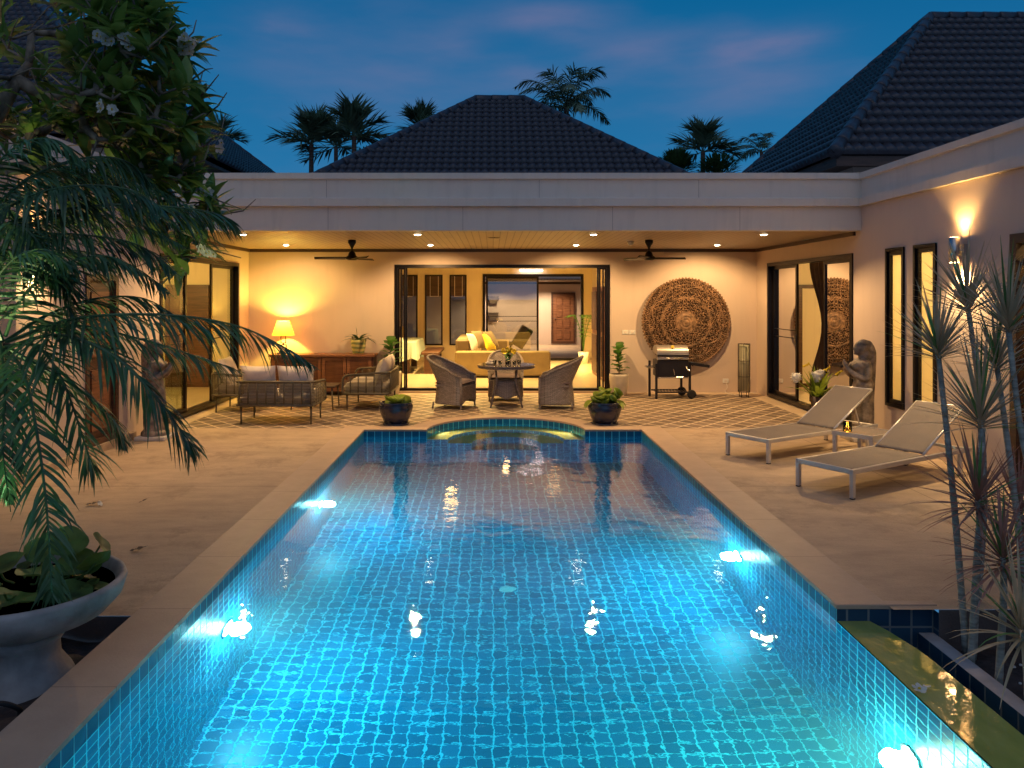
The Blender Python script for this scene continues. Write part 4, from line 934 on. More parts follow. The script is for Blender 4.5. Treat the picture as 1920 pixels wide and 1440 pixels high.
for k, a in enumerate((20, 60, 110, 160, 200, 250, 300, 340, -20, 180)): leaf_mb(q, (0, 0, .23), (cos(R(a)), sin(R(a)) * .6, .9 if k % 2 else .45), .30 if k % 2 else .36, .045, .9 + rr.random() * .5, 6)
leaf_mb(q, (-.02, 0, .22), (-.1, 0, 1), .3, .03, .1); q.build('leaves', M['dleaf'], t, True)
# fiddle leaf plants in tall cream pots
def fiddle(loc, lab, sc=1.0, seed=1):
    t = thing('potted_fig', lab, 'potted plant', loc); q = MB(); q.lathe([(0, 0), (.12, 0), (.135, .03), (.165, .20), (.175, .34), (.17, .385), (.155, .385), (.15, .34), (0, .33)], n=28); q.build('pot', M['cream_pot'], t, True)
    q = MB(); q.lathe([(0, .345), (.15, .343)], n=20); q.build('potting_soil', M['soil'], t)
    rr = random.Random(seed); q = MB(); q.tube([(0, 0, .33), (.01, 0, .5), (-.01, 0, .68), (0, 0, .86)], [.013, .011, .009, .005], 6); q.build('stem', M['bark'], t)
    q = MB()
    for k in range(17):
        z = .42 + k * .027; a = k * 2.4 + rr.random(); leaf_mb(q, (0, 0, z), (cos(a), sin(a), .35 + k * .035), .20 + .05 * rr.random(), .08, .8, 5, wavy=.12, tip=.9)
    q.build('leaves', M['leaf'], t, True); t.scale = (sc, sc, sc); return t
fiddle((2.29, 14.25, 0), 'young broad-leaved fig in a tall cream pot right of the big sliding door', 1.0, 2); fiddle((-1.86, 14.28, 0), 'young broad-leaved fig in a tall pot left of the big sliding door', 1.12, 6)
# navy bowls with water plants
def navy(loc, lab, seed, big):
    t = thing('navy_pot', lab, 'potted plant', loc, 0, 'navy glazed pots at the far end of the pool'); q = MB()
    q.lathe([(0, .015), (.145, .015), (.165, .03), (.205, .12), (.235, .22), (.238, .26), (.222, .285), (.232, .30), (.232, .315), (.215, .315), (.205, .28), (0, .27)], n=40); q.build('pot', M['navy'], t, True)
    q = MB(); q.lathe([(0, 0), (.185, 0), (.19, .022), (.175, .025), (0, .014)], n=32); q.build('saucer', M['navy'], t, True)
    rr = random.Random(seed); q = MB()
    for k in range(24 if big else 15):
        a = rr.random() * 2 * pi; r_ = rr.random() ** .6 * (.20 if big else .16); z = .29 + rr.random() * (.14 if big else .05); cx, cy_ = r_ * cos(a), r_ * sin(a); sr = rr.uniform(.055, .085); tilt = Matrix.Translation((cx, cy_, z)) @ Matrix.Rotation(rr.uniform(-.8, .8), 4, 'X') @ Matrix.Rotation(rr.uniform(-.8, .8), 4, 'Y')
        q.lathe([(0, 0), (sr * .5, .008), (sr, .03 + rr.random() * .02), (sr * 1.04, .05)], n=12, M=tilt, ruffle=lambda a_, z_: .08 * sin(a_ * 3)); q.tube([(cx * .3, cy_ * .3, .26), (cx, cy_, z)], .004, 4)
    if big:
        for a in (175, 190, 5, 20, -30): leaf_mb(q, (.15 * cos(R(a)), .1 * sin(R(a)), .32), (cos(R(a)), sin(R(a)) - .4, .3), .2, .05, 2.2, 6)
    q.build('leaves', M['lime'], t, True); return t
navy((-1.36, 11.02, 0), 'navy glazed pot with low lime water plants left of the curved pool end', 3, False); navy((1.575, 11.03, 0), 'navy glazed pot with taller bushy green leaves right of the curved pool end', 8, True)
# pillow
def pillow(w, h, th, p=2.6, seed=0):
    rr = random.Random(seed); mb = MB(); a_ = rr.uniform(0, 6)
    for sg in (1, -1):
        def f(u, v):
            x, y = 2 * u - 1, 2 * v - 1; z = max(0, (1 - abs(x) ** p) * (1 - abs(y) ** p)) ** .55; pin = 1 - .06 * (1 - abs(x) ** 2) * abs(y) ** 4; pin2 = 1 - .06 * (1 - abs(y) ** 2) * abs(x) ** 4
            return (x * w / 2 * pin2, y * h / 2 * pin, sg * th / 2 * z * (1 + .04 * sin(5 * x + a_) * sin(4 * y + a_)))
        mb.grid(f if sg > 0 else (lambda u, v: f(1 - u, v)), 14, 14)
    return mb
def place(mb, name, m_, par, loc, rot=(0, 0, 0)):
    o = mb.build(name, m_, par, True); o.location = loc; o.rotation_euler = tuple(R(a) for a in rot); return o
# woven rope seats. local: back along +y side, seat opens to -y; width x
def rope_seat(name, lab, cat, w, d, loc, rz, ncush, seed):
    t = thing(name, lab, cat, loc, rz, 'rope-weave lounge seats on the porch'); hw, hd = w / 2, d / 2; zs, zt = .27, .60
    q = MB()
    lo = [(-hw, -hd, zs), (-hw, hd - .06, zs), (-hw + .06, hd, zs), (hw - .06, hd, zs), (hw, hd - .06, zs), (hw, -hd, zs)]
    q.tube(lo + [], .016, 8, closed=True)
    for sx in (-1, 1):
        q.tube(cat_rom([(sx * hw, -hd, zs), (sx * hw, -hd, zt - .14), (sx * hw, -hd + .035, zt - .06), (sx * hw, -hd + .12, zt - .035), (sx * hw, 0, zt - .02), (sx * hw, hd - .08, zt), (sx * (hw - .02), hd - .02, zt), (sx * (hw - .09), hd, zt)], 4), .018, 8)
    q.tube([(-hw + .08, hd, zt), (hw - .08, hd, zt)], .017, 8)
    nb = max(3, int(w / .13))
    for k in range(nb + 1): x = -hw + .05 + (w - .1) * k / nb; q.tube([(x, hd, zs), (x, hd, zt)], .011, 6)
    for sx in (-1, 1):
        for k in range(1, 6): y = -hd + d * k / 6; q.tube([(sx * hw, y, zs), (sx * hw, y, zt - .03)], .010, 6)
    q.build('frame', M['cframe'], t, True)
    q = MB()
    for k in range(15):
        z = zs + .02 + k * .0205; zf = min(z, zt - .08)
        q.tube([(-hw, -hd + (.0 if z < zt - .12 else .08), z), (-hw, hd - .07, z), (-hw + .07, hd, z), (hw - .07, hd, z), (hw, hd - .07, z), (hw, -hd + (.0 if z < zt - .12 else .08), z)], .0062, 5)
    q.build('rope_weave', M['rope'], t, True)
    q = MB(); q.rbox(-hw + .01, hw - .01, -hd + .01, hd - .01, zs - .015, zs + .015, .005); q.build('seat_base', M['cframe'], t)
    for sx in (-1, 1):
        for sy in (-1, 1): q = MB(); q.cyl((sx * (hw - .06), sy * (hd - .06), zs - .01), (sx * (hw - .06), sy * (hd - .06), 0), .016, .012, 8); q.build('leg', M['cframe'], t, True)
    cw = (w - .06) / ncush
    for k in range(ncush):
        cx = -hw + .03 + cw * (k + .5)
        o = place(pillow(cw - .005, d - .03, .17, 7, seed + k), 'seat_cushion', M['cushion'], t, (cx, -.03, zs + .09)); o = place(pillow(cw * .98, .47, .20, 2.6, seed + k + 9), 'back_cushion', M['cushion'], t, (cx, hd - .15, .60), (72, 0, 4 - 8 * k))
    return t
# loveseat: back towards the camera -> local +y points to -Y (rz = 180)
rope_seat('loveseat', 'rope loveseat seen from behind, its two cream cushions rising above the back', 'sofa', 1.10, .72, (-3.04, 11.30, 0), R(180), 2, 1)
rope_seat('rope_armchair', 'rope armchair at the left seen side-on behind the palm frond tips', 'armchair', .76, .72, (-3.98, 12.45, 0), R(90), 1, 5)
rope_seat('side_loveseat', 'rope sofa facing left with two cream back cushions near the big sliding door', 'sofa', 1.15, .74, (-1.98, 12.83, 0), R(-90), 2, 7)
t = thing('coffee_table', 'low dark coffee table between the rope sofas', 'coffee table', (-2.86, 12.65, 0)); q = MB(); q.rbox(-.36, .36, -.28, .28, .345, .375, .006); q.build('tabletop', M['dkwood'], t)
for sx in (-1, 1):
    for sy in (-1, 1): q = MB(); q.cyl((sx * .31, sy * .23, .345), (sx * .33, sy * .25, 0), .014, .011, 8); q.build('leg', M['cframe'], t, True)
t = place(pillow(.38, .38, .14), 'throw_pillow', M['cushion'], None, (-2.72, 14.0, .0)); bpy.data.objects.remove(t)

# rattan dining chairs. local: front -y
def dining_chair(loc, rz, lab):
    t = thing('rattan_chair', lab, 'chair', loc, rz, 'rattan armchairs round the dining table')
    def U(s, z):   # s 0..1 front-left -> back -> front-right
        a = pi * (s - .5); k = max(0, min(1, (z - .42) / .38)); back = cos(a) ** 2
        hw = .27 + .02 * (abs(z - .36) / .36) + .05 * k; dd = .25
        ex = 2 / 3.2; sx_ = (1 if sin(a) >= 0 else -1) * abs(sin(a)) ** ex; cy_ = abs(cos(a)) ** ex
        x = hw * sx_; y = -.24 + (.50 + .17 * k * 1.0) * cy_ + .04 * max(0, (.36 - z) / .36) * cy_
        if s < .001 or s > .999: y = -.24
        return Vector((x, y, z))
    def top(s):
        a = abs(2 * s - 1); return .82 - .26 * (a ** 1.5) - .06 * max(0, a - .86) / .14
    def shell(u, v): z = .07 + (top(u) - .07) * v; p = U(u, z); return p
    q = MB(); n = 32; vs = []
    q.grid(shell, 36, 22)
    q.uv = [[(a * 1.5, b * .8) for a, b in f] for f in q.uv]
    o = q.build('woven_shell', M['weave'], t, True); mod_solid(o, .022)
    q = MB(); q.grid(lambda u, v: ((u - .5) * .56, -.245, (.07 + .07 * sin(pi * u)) * (1 - v) + .37 * v), 12, 10); q.uv = [[(a * .6, b * .35) for a, b in f] for f in q.uv]; o = q.build('front_apron', M['weave'], t, True); mod_solid(o, .02)
    q = MB(); q.tube([U(s / 40, top(s / 40)) + Vector((0, 0, .004)) for s in range(41)], .023, 8); q.tube([U(0, .1), U(0, .3), U(0, top(0))], .02, 8); q.tube([U(1, .1), U(1, .3), U(1, top(1))], .02, 8); q.build('rim', M['rim'], t, True)
    q = MB(); q.box(-.26, .26, -.24, .22, .35, .38); q.build('seat_deck', M['weave'], t)
    place(pillow(.52, .50, .09, 5), 'seat_cushion', M['greyc'], t, (0, -.01, .41))
    for x, y in ((-.27, -.23), (.27, -.23), (-.22, .27), (.22, .27)): q = MB(); q.cyl((x, y, .10), (x * 1.04, y * 1.04, 0), .017, .014, 8); q.build('leg', M['rim'], t, True)
    return t
TX, TY = .22, 12.88
dining_chair((-.62, 12.72, 0), R(68), 'rattan armchair on the left of the round table turned half towards the pool')
dining_chair((1.02, 12.70, 0), R(-98), 'rattan armchair on the right of the round table seen from its side')
dining_chair((.22, 13.62, 0), 0, 'rattan armchair behind the round table facing the pool')
t = thing('dining_table', 'round glass-topped rattan dining table with splayed legs', 'table', (TX, TY, 0)); q = MB(); q.lathe([(0, .655), (.47, .655), (.478, .66), (.478, .672), (.47, .677), (0, .677)], n=56); q.build('glass_top', mat('smoked_table_glass', (.24, .20, .19), .06, 0, .1, coat=1), t)
q = MB(); q.tube([(.455 * cos(2 * pi * k / 48), .455 * sin(2 * pi * k / 48), .638) for k in range(48)], .016, 8, closed=True); q.build('rattan_ring', M['rim'], t, True)
for a in (45, 135, 225, 315):
    q = MB(); q.tube([(.22 * cos(R(a)) * 1.1, .22 * sin(R(a)) * 1.1, .64), (.20 * cos(R(a)) * 1.1, .20 * sin(R(a)) * 1.1, .4), (.33 * cos(R(a)) * 1.1, .33 * sin(R(a)) * 1.1, 0)], [.018, .016, .015], 8); q.build('leg', M['rim'], t, True)
q = MB()
def skirt_(u, v):
    a = 2 * pi * u; r_ = .20 + .10 * max(0, .42 - (.12 + .3 * v)) ; z = .12 + .30 * v + .06 * abs(sin(2 * a)) * (1 - v); return (r_ * cos(a), r_ * sin(a), z)
q.grid(skirt_, 40, 8); o = q.build('woven_base', M['weave'], t, True); mod_solid(o, .012)
# things on the table
t = thing('flower_vase', 'clear glass vase with round yellow flowers in the middle of the dining table', 'vase', (TX + .03, TY + .02, .678)); q = MB(); q.lathe([(0, 0), (.045, 0), (.05, .02), (.038, .08), (.05, .16), (.046, .16), (.034, .08), (.045, .025), (0, .012)], n=24); q.build('glass_vase', M['clear'], t, True)
rr = random.Random(11); q = MB(); q2 = MB()
for k in range(22):
    a = rr.random() * 2 * pi; r_ = rr.random() ** .5 * .115; x, y, z = r_ * cos(a), r_ * sin(a), .25 - r_ * .5 + rr.uniform(-.015, .02)
    for j in range(3): q.lathe([(0, .012), (.018, .014 + .004 * j), (.032 - .006 * j, .0)], (x, y, z + .007 * j), 10, ruffle=lambda a_, z_: .18 * sin(a_ * 5))
    q.sphere((x, y, z), .026, .026, .018, 8, 6); q2.tube([(0, 0, .03), (x, y, z)], .003, 4)
for k in range(14): a = rr.random() * 6.28; leaf_mb(q2, (0, 0, .16), (cos(a), sin(a), .5), .12, .018, .5, 4)
q.build('blooms', M['yellow'], t, True); q2.build('stems', M['leaf'], t)
for k, (dx, dy) in enumerate(((-.19, -.06), (-.10, -.15), (.02, -.19), (.13, -.14), (.21, -.05))):
    t = thing('tealight', 'small glass tealight on the dining table, %s in the curved row' % ['far left', 'second from left', 'middle one', 'second from right', 'far right'][k], 'candle', (TX + dx, TY + dy, .678), 0, 'tealights round the flower vase'); q = MB(); q.lathe([(0, .004), (.026, .004), (.034, .07), (.031, .07), (.023, .01), (0, .008)], n=18); q.build('glass_cup', M['clear'], t, True); q = MB(); q.lathe([(0, .01), (.021, .01), (.021, .028), (0, .028)], n=14); q.build('wax', M['wax'], t); q = MB(); q.lathe([(0, .03), (.007, .038), (0, .062)], n=8); q.build('flame', M['candle'], t, True)
light('candle_glow', 'POINT', (TX, TY - .1, .80), 1.6, (1, .6, .25), None, .05)
t = thing('napkin_holder', 'small pale folded napkins and dish at the left of the dining table', 'tableware', (TX - .26, TY - .02, .678)); q = MB(); q.lathe([(0, .004), (.06, .004), (.09, .03), (.085, .032), (.055, .01), (0, .008)], n=24); q.build('dish', M['white'], t, True); q = MB(); q.rbox(-.06, .03, -.04, .04, .02, .05, .01); q.rbox(-.02, .06, -.03, .05, .05, .075, .01); q.build('napkin', M['cushion'], t)

# living room furniture
t = thing('sofa', 'mustard L-shaped sofa inside the living room seen from behind', 'sofa', (0, 0, 0)); q = MB(); q.rbox(-.82, 1.25, 16.95, 17.2, .07, .60, .03); q.build('backrest', M['mustard'], t); q = MB(); q.rbox(-.80, 1.22, 17.2, 17.9, .07, .38, .03); q.build('seat_base', M['mustard'], t)
q = MB(); q.rbox(-.82, -.52, 17.2, 19.4, .07, .86, .05); q.build('chaise_back', M['olive'], t); q = MB(); q.rbox(-.52, .35, 17.9, 19.4, .07, .45, .04); q.build('chaise_seat', M['olive'], t); q = MB(); q.rbox(-.52, .40, 19.4, 19.6, .07, .72, .04); q.build('far_arm', M['olive'], t); q = MB(); q.box(-.78, 1.2, 17.0, 17.85, .031, .07); q.build('plinth', M['black'], t)
for k, (x, z, m_, r_, lab) in enumerate(((-.42, .76, 'cushion', 20, 'cream cushion leaning in the corner of the mustard sofa'), (-.30, .82, 'olive', 28, 'brown cushion leaning on the mustard sofa between the cream and the yellow one'), (-.12, .76, 'yellow', 32, 'yellow and white cushion on the mustard sofa'), (-.05, .80, 'olive', 30, 'dark cushion at the right of the mustard sofa pillows'))):
    o = place(pillow(.44, .44, .16, seed=k), 'throw_cushion', M[m_], None, (x, 17.55 + .16 * k, z), (90, 0, -60 + k * 4)); o.rotation_euler = (R(90 - r_), 0, R(62)); tag(o, lab, 'cushion', 'cushions on the mustard sofa')
t = thing('indoor_table', 'dining table under a pale green cloth inside the left of the living room', 'table', (0, 0, 0)); q = MB(); q.box(-3.3, -1.80, 17.85, 19.9, .70, .735); q.build('tabletop', M['dwood'], t)
for x, y in ((-1.98, 17.98), (-1.98, 19.75), (-3.2, 17.98), (-3.2, 19.75)): q = MB(); q.box(x - .07, x + .07, y - .05, y + .05, .03, .70); q.build('leg', M['dwood'], t)
q = MB(); per = [(-1.78, 17.83), (-1.78, 19.92), (-3.32, 19.92), (-3.32, 17.83)]; pts = []
for i in range(4):
    a, b_ = per[i], per[(i + 1) % 4]
    for k in range(30): f_ = k / 30; pts.append((a[0] + (b_[0] - a[0]) * f_, a[1] + (b_[1] - a[1]) * f_))
n_ = len(pts); vs = []
for j in range(7):
    for i, (x, y) in enumerate(pts):
        cx, cy_ = -2.55, 18.87; o_ = (.01 + .03 * (j / 6) * (1 + sin(i * .9))) ; dx, dy = (1 if x > cx else -1) * (abs(x - cx) > .76), (1 if y > cy_ else -1) * (abs(y - cy_) > 1.0); vs.append((x + dx * o_, y + dy * o_, .745 - (.40 + .05 * sin(i * .35)) * j / 6))
q.add(vs, [(j * n_ + i, j * n_ + (i + 1) % n_, (j + 1) * n_ + (i + 1) % n_, (j + 1) * n_ + i) for j in range(6) for i in range(n_)] + [tuple(range(n_))]); tag(q.build('tablecloth', M['cloth'], None, False), 'pale green tablecloth draped over the indoor dining table', 'tablecloth')
t = thing('indoor_bench', 'dark wooden bench standing at the end of the cloth-covered table', 'bench', (0, 0, 0)); q = MB(); q.rbox(-1.62, -1.20, 17.7, 19.4, .47, .53, .006); q.build('seat', M['dwood'], t); q = MB(); q.box(-1.56, -1.26, 17.8, 17.9, .03, .47); q.build('leg', M['dwood'], t); q = MB(); q.box(-1.56, -1.26, 19.2, 19.3, .03, .47); q.build('leg', M['dwood'], t)
t = thing('indoor_chair', 'dining chair with a yellow and brown striped back behind the cloth-covered table', 'chair', (-2.55, 20.25, .03)); q = MB(); q.rbox(-.24, .24, -.22, .24, .42, .47, .01); q.build('seat', M['dwood'], t)
for k in range(5): q = MB(); q.rbox(-.25 + k * .1, -.152 + k * .1, .2, .24, .47, .98, .01); q.build('back_strip', M['mustard'] if k % 2 == 0 else M['dwood'], t)
for x in (-.2, .2):
    for y in (-.18, .2): q = MB(); q.box(x - .02, x + .02, y - .02, y + .02, 0, .42); q.build('leg', M['dwood'], t)
t = thing('tissue_box', 'small cream box on the pale green tablecloth', 'box', (-2.2, 18.1, .746)); q = MB(); q.rbox(-.12, .12, -.07, .07, 0, .09, .006); q.build('carton', M['cushion'], t); q = MB(); q.rbox(-.05, .05, -.03, .03, .09, .12, .012); q.build('tissue', M['white'], t)
# open wooden door leaf on the right of the living room
t = thing('open_wooden_door', 'brown panelled wooden door leaf standing open at the right inside the living room', 'door', (0, 0, 0)); q = MB(); q.box(2.28, 2.33, 16.2, 18.0, .04, 2.0); q.build('door_leaf', M['mwood'], t)
q = MB(); q.box(2.255, 2.28, 16.3, 16.9, 1.05, 1.9); q.box(2.255, 2.28, 17.1, 17.9, 1.05, 1.9); q.box(2.255, 2.28, 16.3, 16.9, .12, .95); q.box(2.255, 2.28, 17.1, 17.9, .12, .95); q.build('raised_panel', M['dwood'], t)
def areca(loc, lab, h, n, seed):
    t = thing('areca_plant', lab, 'potted plant', loc); q = MB(); q.lathe([(0, 0), (.11, 0), (.14, .3), (.13, .3), (0, .27)], n=20); q.build('pot', M['white'], t, True); rr = random.Random(seed); q = MB()
    for k in range(n):
        a = rr.random() * 6.28; pts = cat_rom([(0, 0, .28), (.08 * cos(a), .08 * sin(a), .28 + h * .45), (.24 * cos(a), .24 * sin(a), .28 + h * .8), (.42 * cos(a), .42 * sin(a), .28 + h * .78)], 5); q.tube(pts, .004, 4)
        for i, p in enumerate(pts[4:]):
            for sg in (-1, 1): leaf_mb(q, p, (cos(a) * .6 - sin(a) * sg, sin(a) * .6 + cos(a) * sg, .2), .18, .011, 1.0, 3)
    q.build('leaves', M['leaf'], t); return t
areca((2.38, 20.6, .03), 'feathery green palm in a white pot at the back right of the living room', 1.2, 12, 4)
# wall planters and a lounger stand-in behind the back glass
t = thing('wall_planter', 'small dark planter on the wall behind the back glass door, the upper one', 'planter', (.02, FY - .01, 1.62)); q = MB(); q.add([(-.18, 0, .14), (.18, 0, .14), (.12, 0, -.1), (-.12, 0, -.1), (-.18, -.2, .14), (.18, -.2, .14), (.12, -.14, -.1), (-.12, -.14, -.1)], [(4, 5, 6, 7), (0, 4, 7, 3), (5, 1, 2, 6), (7, 6, 2, 3)]); q.build('tapered_pot', M['olive'], t); q = MB(); q.box(-.2, .2, -.22, 0, .14, .17); q.build('rim', M['olive'], t)
dup(t, (.02, FY - .01, 1.02), None, 'small dark planter on the wall behind the back glass door, the lower one')
t = thing('reflection_lounger', 'dark lounger shape standing in for a reflection in the back glass door', 'lounger', (.35, 25.5, -.04)); q = MB(); q.rbox(-.9, .3, -.3, .3, .25, .36, .02); q.build('bed', M['cframe'], t)  # lounger built to stand in for a reflection in the glass
q = MB(); q.rbox(0, .40, -.3, .3, 0, .70, .02); o = q.build('backrest', M['cframe'], t); o.location = (.25, 0, .32); o.rotation_euler = (0, R(32), 0)
for x in (-.8, .2): q = MB(); q.box(x, x + .05, -.28, .28, 0, .25); q.build('leg', M['black'], t)
# curtains and vase in the right wing
def curtain(loc, lab, h, L, tied):
    t = thing('curtain', lab, 'curtain', loc, 0, 'brown tied curtains behind the right sliding door'); q = MB()
    def f(u, v):
        w = L * ((1 - .72 * sin(pi * min(1, v * 1.1)) ** 2) if tied else 1); y = (u - .0) * w; return (.03 * sin(u * 26) , y if tied > 0 else -y, h * (1 - v))
    q.grid(f, 60, 16); q.build('drape', M['curtain'], t, True); q = MB(); q.cyl((0, -.1, h + .02), (0, (L + .1) * (1 if tied > 0 else -1), h + .02), .012); q.build('rail', M['dkwood'], t)
curtain((XR + .28, 12.15, .08), 'brown curtain hanging in the open gap of the right sliding door', 2.3, .72, 1); curtain((XR + .28, 10.72, .08), 'brown curtain gathered behind the right-hand glass panel of the right sliding door', 2.3, .9, 1)
t = thing('flower_arrangement', 'tall dark vase of white and yellow flowers on the floor before the right sliding door', 'flowers', (4.55, 10.98, 0)); q = MB(); q.lathe([(0, 0), (.085, 0), (.09, .02), (.075, .2), (.11, .40), (.10, .40), (.07, .2), (0, .05)], n=28); q.build('vase', M['dkwood'], t, True)
rr = random.Random(21); ql, qw, qy = MB(), MB(), MB()
for k in range(46):
    a = rr.random() * 6.28; s_ = rr.uniform(.15, .8); L_ = rr.uniform(.25, .48); leaf_mb(ql, (.03 * cos(a), .03 * sin(a), .36), (s_ * cos(a), s_ * sin(a), 1 - s_ * .5), L_, rr.uniform(.012, .03), 1.0, 5)
for (dx, z, r_) in ((-.30, .66, .085), (-.02, .68, .09), (.05, .72, .06)):
    qw = MB()
    for k in range(60):
        v = Vector((rr.gauss(0, 1), rr.gauss(0, 1), rr.gauss(0, 1))).normalized(); leaf_mb(qw, Vector((dx, 0, z)) + v * r_ * .6, v, r_ * .45, .02, .2, 2)
    qw.sphere((dx, 0, z), r_ * .75); qw.build('white_bloom', M['petal'], t, True); ql.tube([(0, 0, .35), (dx * .6, 0, z - .15), (dx, 0, z)], .005, 4)
for (dx, z) in ((.17, .80), (.33, .74), (-.12, .86), (.22, .52), (.10, .70)):
    ql.tube([(0, 0, .35), (dx * .5, 0, z - .1), (dx, 0, z)], .004, 4)
    for k in range(16): qy.sphere((dx - .08 * (k / 16) + rr.uniform(-.015, .015), rr.uniform(-.02, .02), z - .05 * (k / 16) + rr.uniform(-.015, .02)), .012, n=6, m=4)
ql.build('leaves', M['lime'], t, True); pass; qy.build('yellow_blooms', M['yellow'], t, True)
# ------------------------------------------------------------------ loungers
def lounger(loc, rz, lab):
    t = thing('sun_lounger', lab, 'sun lounger', loc, rz, 'sun loungers right of the pool'); L, hw, z = 1.98, .28, .265; hx = 1.19; A_ = R(29)
    q = MB()
    for sy in (-1, 1): q.rbox(0, L, sy * hw - .014, sy * hw + .014, z - .045, z, .005)
    q.rbox(0, .03, -hw + .014, hw - .014, z - .045, z, .005); q.rbox(L - .03, L, -hw + .014, hw - .014, z - .045, z - .01, .005); q.rbox(hx - .02, hx + .02, -hw + .014, hw - .014, z - .05, z - .02, .005); q.build('frame', M['silver'], t)
    for x, r_ in ((.0, 0), (L - .22, 1)):
        for sy in (-1, 1): q = MB(); q.rbox(x, x + .045, sy * hw - .018, sy * hw + .018, 0.008, z - .002, .004); o = q.build('leg', M['silver'], t); q = MB(); q.rbox(x + .002, x + .043, sy * hw - .016, sy * hw + .016, 0, .012, .002); q.build('foot_cap', M['rubber'], o)
    q = MB(); q.grid(lambda u, v: (.025 + u * (hx - .03), (v - .5) * 2 * (hw - .012), z - .004 - .022 * sin(pi * v) * sin(pi * min(1, u * 1.2)) ** .5), 24, 12); o = q.build('bed_sling', M['sling'], t, True); mod_solid(o, .004)
    e = sub('backrest', t, (hx, 0, z)); e.rotation_euler = (0, -A_, 0); q = MB(); BL = .84
    for sy in (-1, 1): q.tube([(0, sy * (hw - .035), 0), (BL, sy * (hw - .035), 0)], .012, 8)
    q.tube([(BL, -(hw - .035), 0), (BL, hw - .035, 0)], .012, 8); q.build('back_frame', M['silver'], e, True)
    q = MB(); q.grid(lambda u, v: (u * BL, (v - .5) * 2 * (hw - .03), .008 - .018 * sin(pi * v) * sin(pi * u)), 18, 12); o = q.build('back_sling', M['sling'], e, True); mod_solid(o, .004)
    for sy in (-1, 1): q = MB(); q.tube([(hx + .42, sy * (hw - .05), z + .22), (hx + .52, sy * (hw - .05), z - .02)], .008, 6); q.build('back_strut', M['silver'], t)
    return t
lounger((3.02, 7.17, 0), R(31.5), 'nearer of the two grey mesh sun loungers with its back raised'); lounger((2.79, 8.63, 0), R(31.5), 'farther of the two grey mesh sun loungers, next to the stone lady statue')
t = thing('side_table', 'low aluminium side table between the two sun loungers', 'side table', (4.10, 8.62, 0), R(35)); q = MB(); q.rbox(-.26, .26, -.22, .22, .285, .31, .004); q.build('tabletop', M['sling'], t)
q = MB(); frame_mb(-.275, .275, -.235, .235, .018, (.275, .318), lambda u, v, n: Vector((u, v, n)), q); q.build('rim', M['silver'], t)
for sx in (-1, 1):
    for sy in (-1, 1): q = MB(); q.rbox(sx * .25 - .02, sx * .25 + .02, sy * .21 - .02, sy * .21 + .02, 0, .275, .003); q.build('leg', M['silver'], t)
t = thing('candle_jar', 'lit candle in an amber glass jar on the low side table', 'candle', (3.89, 8.60, .312)); q = MB(); q.lathe([(0, .003), (.045, .003), (.047, .012), (.047, .11), (.043, .11), (.043, .014), (0, .01)], n=22); q.build('glass_jar', glassy('amber_glass', (.95, .75, .35)), t, True); q = MB(); q.lathe([(0, .012), (.032, .012), (.032, .055), (0, .055)], n=16); q.build('wax', emis('glowing_wax', (1, .55, .08), 4), t, True); q = MB(); q.lathe([(0, .056), (.009, .066), (0, .098)], n=8); q.build('flame', M['candle'], t, True)
light('candle_glow', 'POINT', (0, 0, .15), 1.2, (1, .6, .2), t, .03)

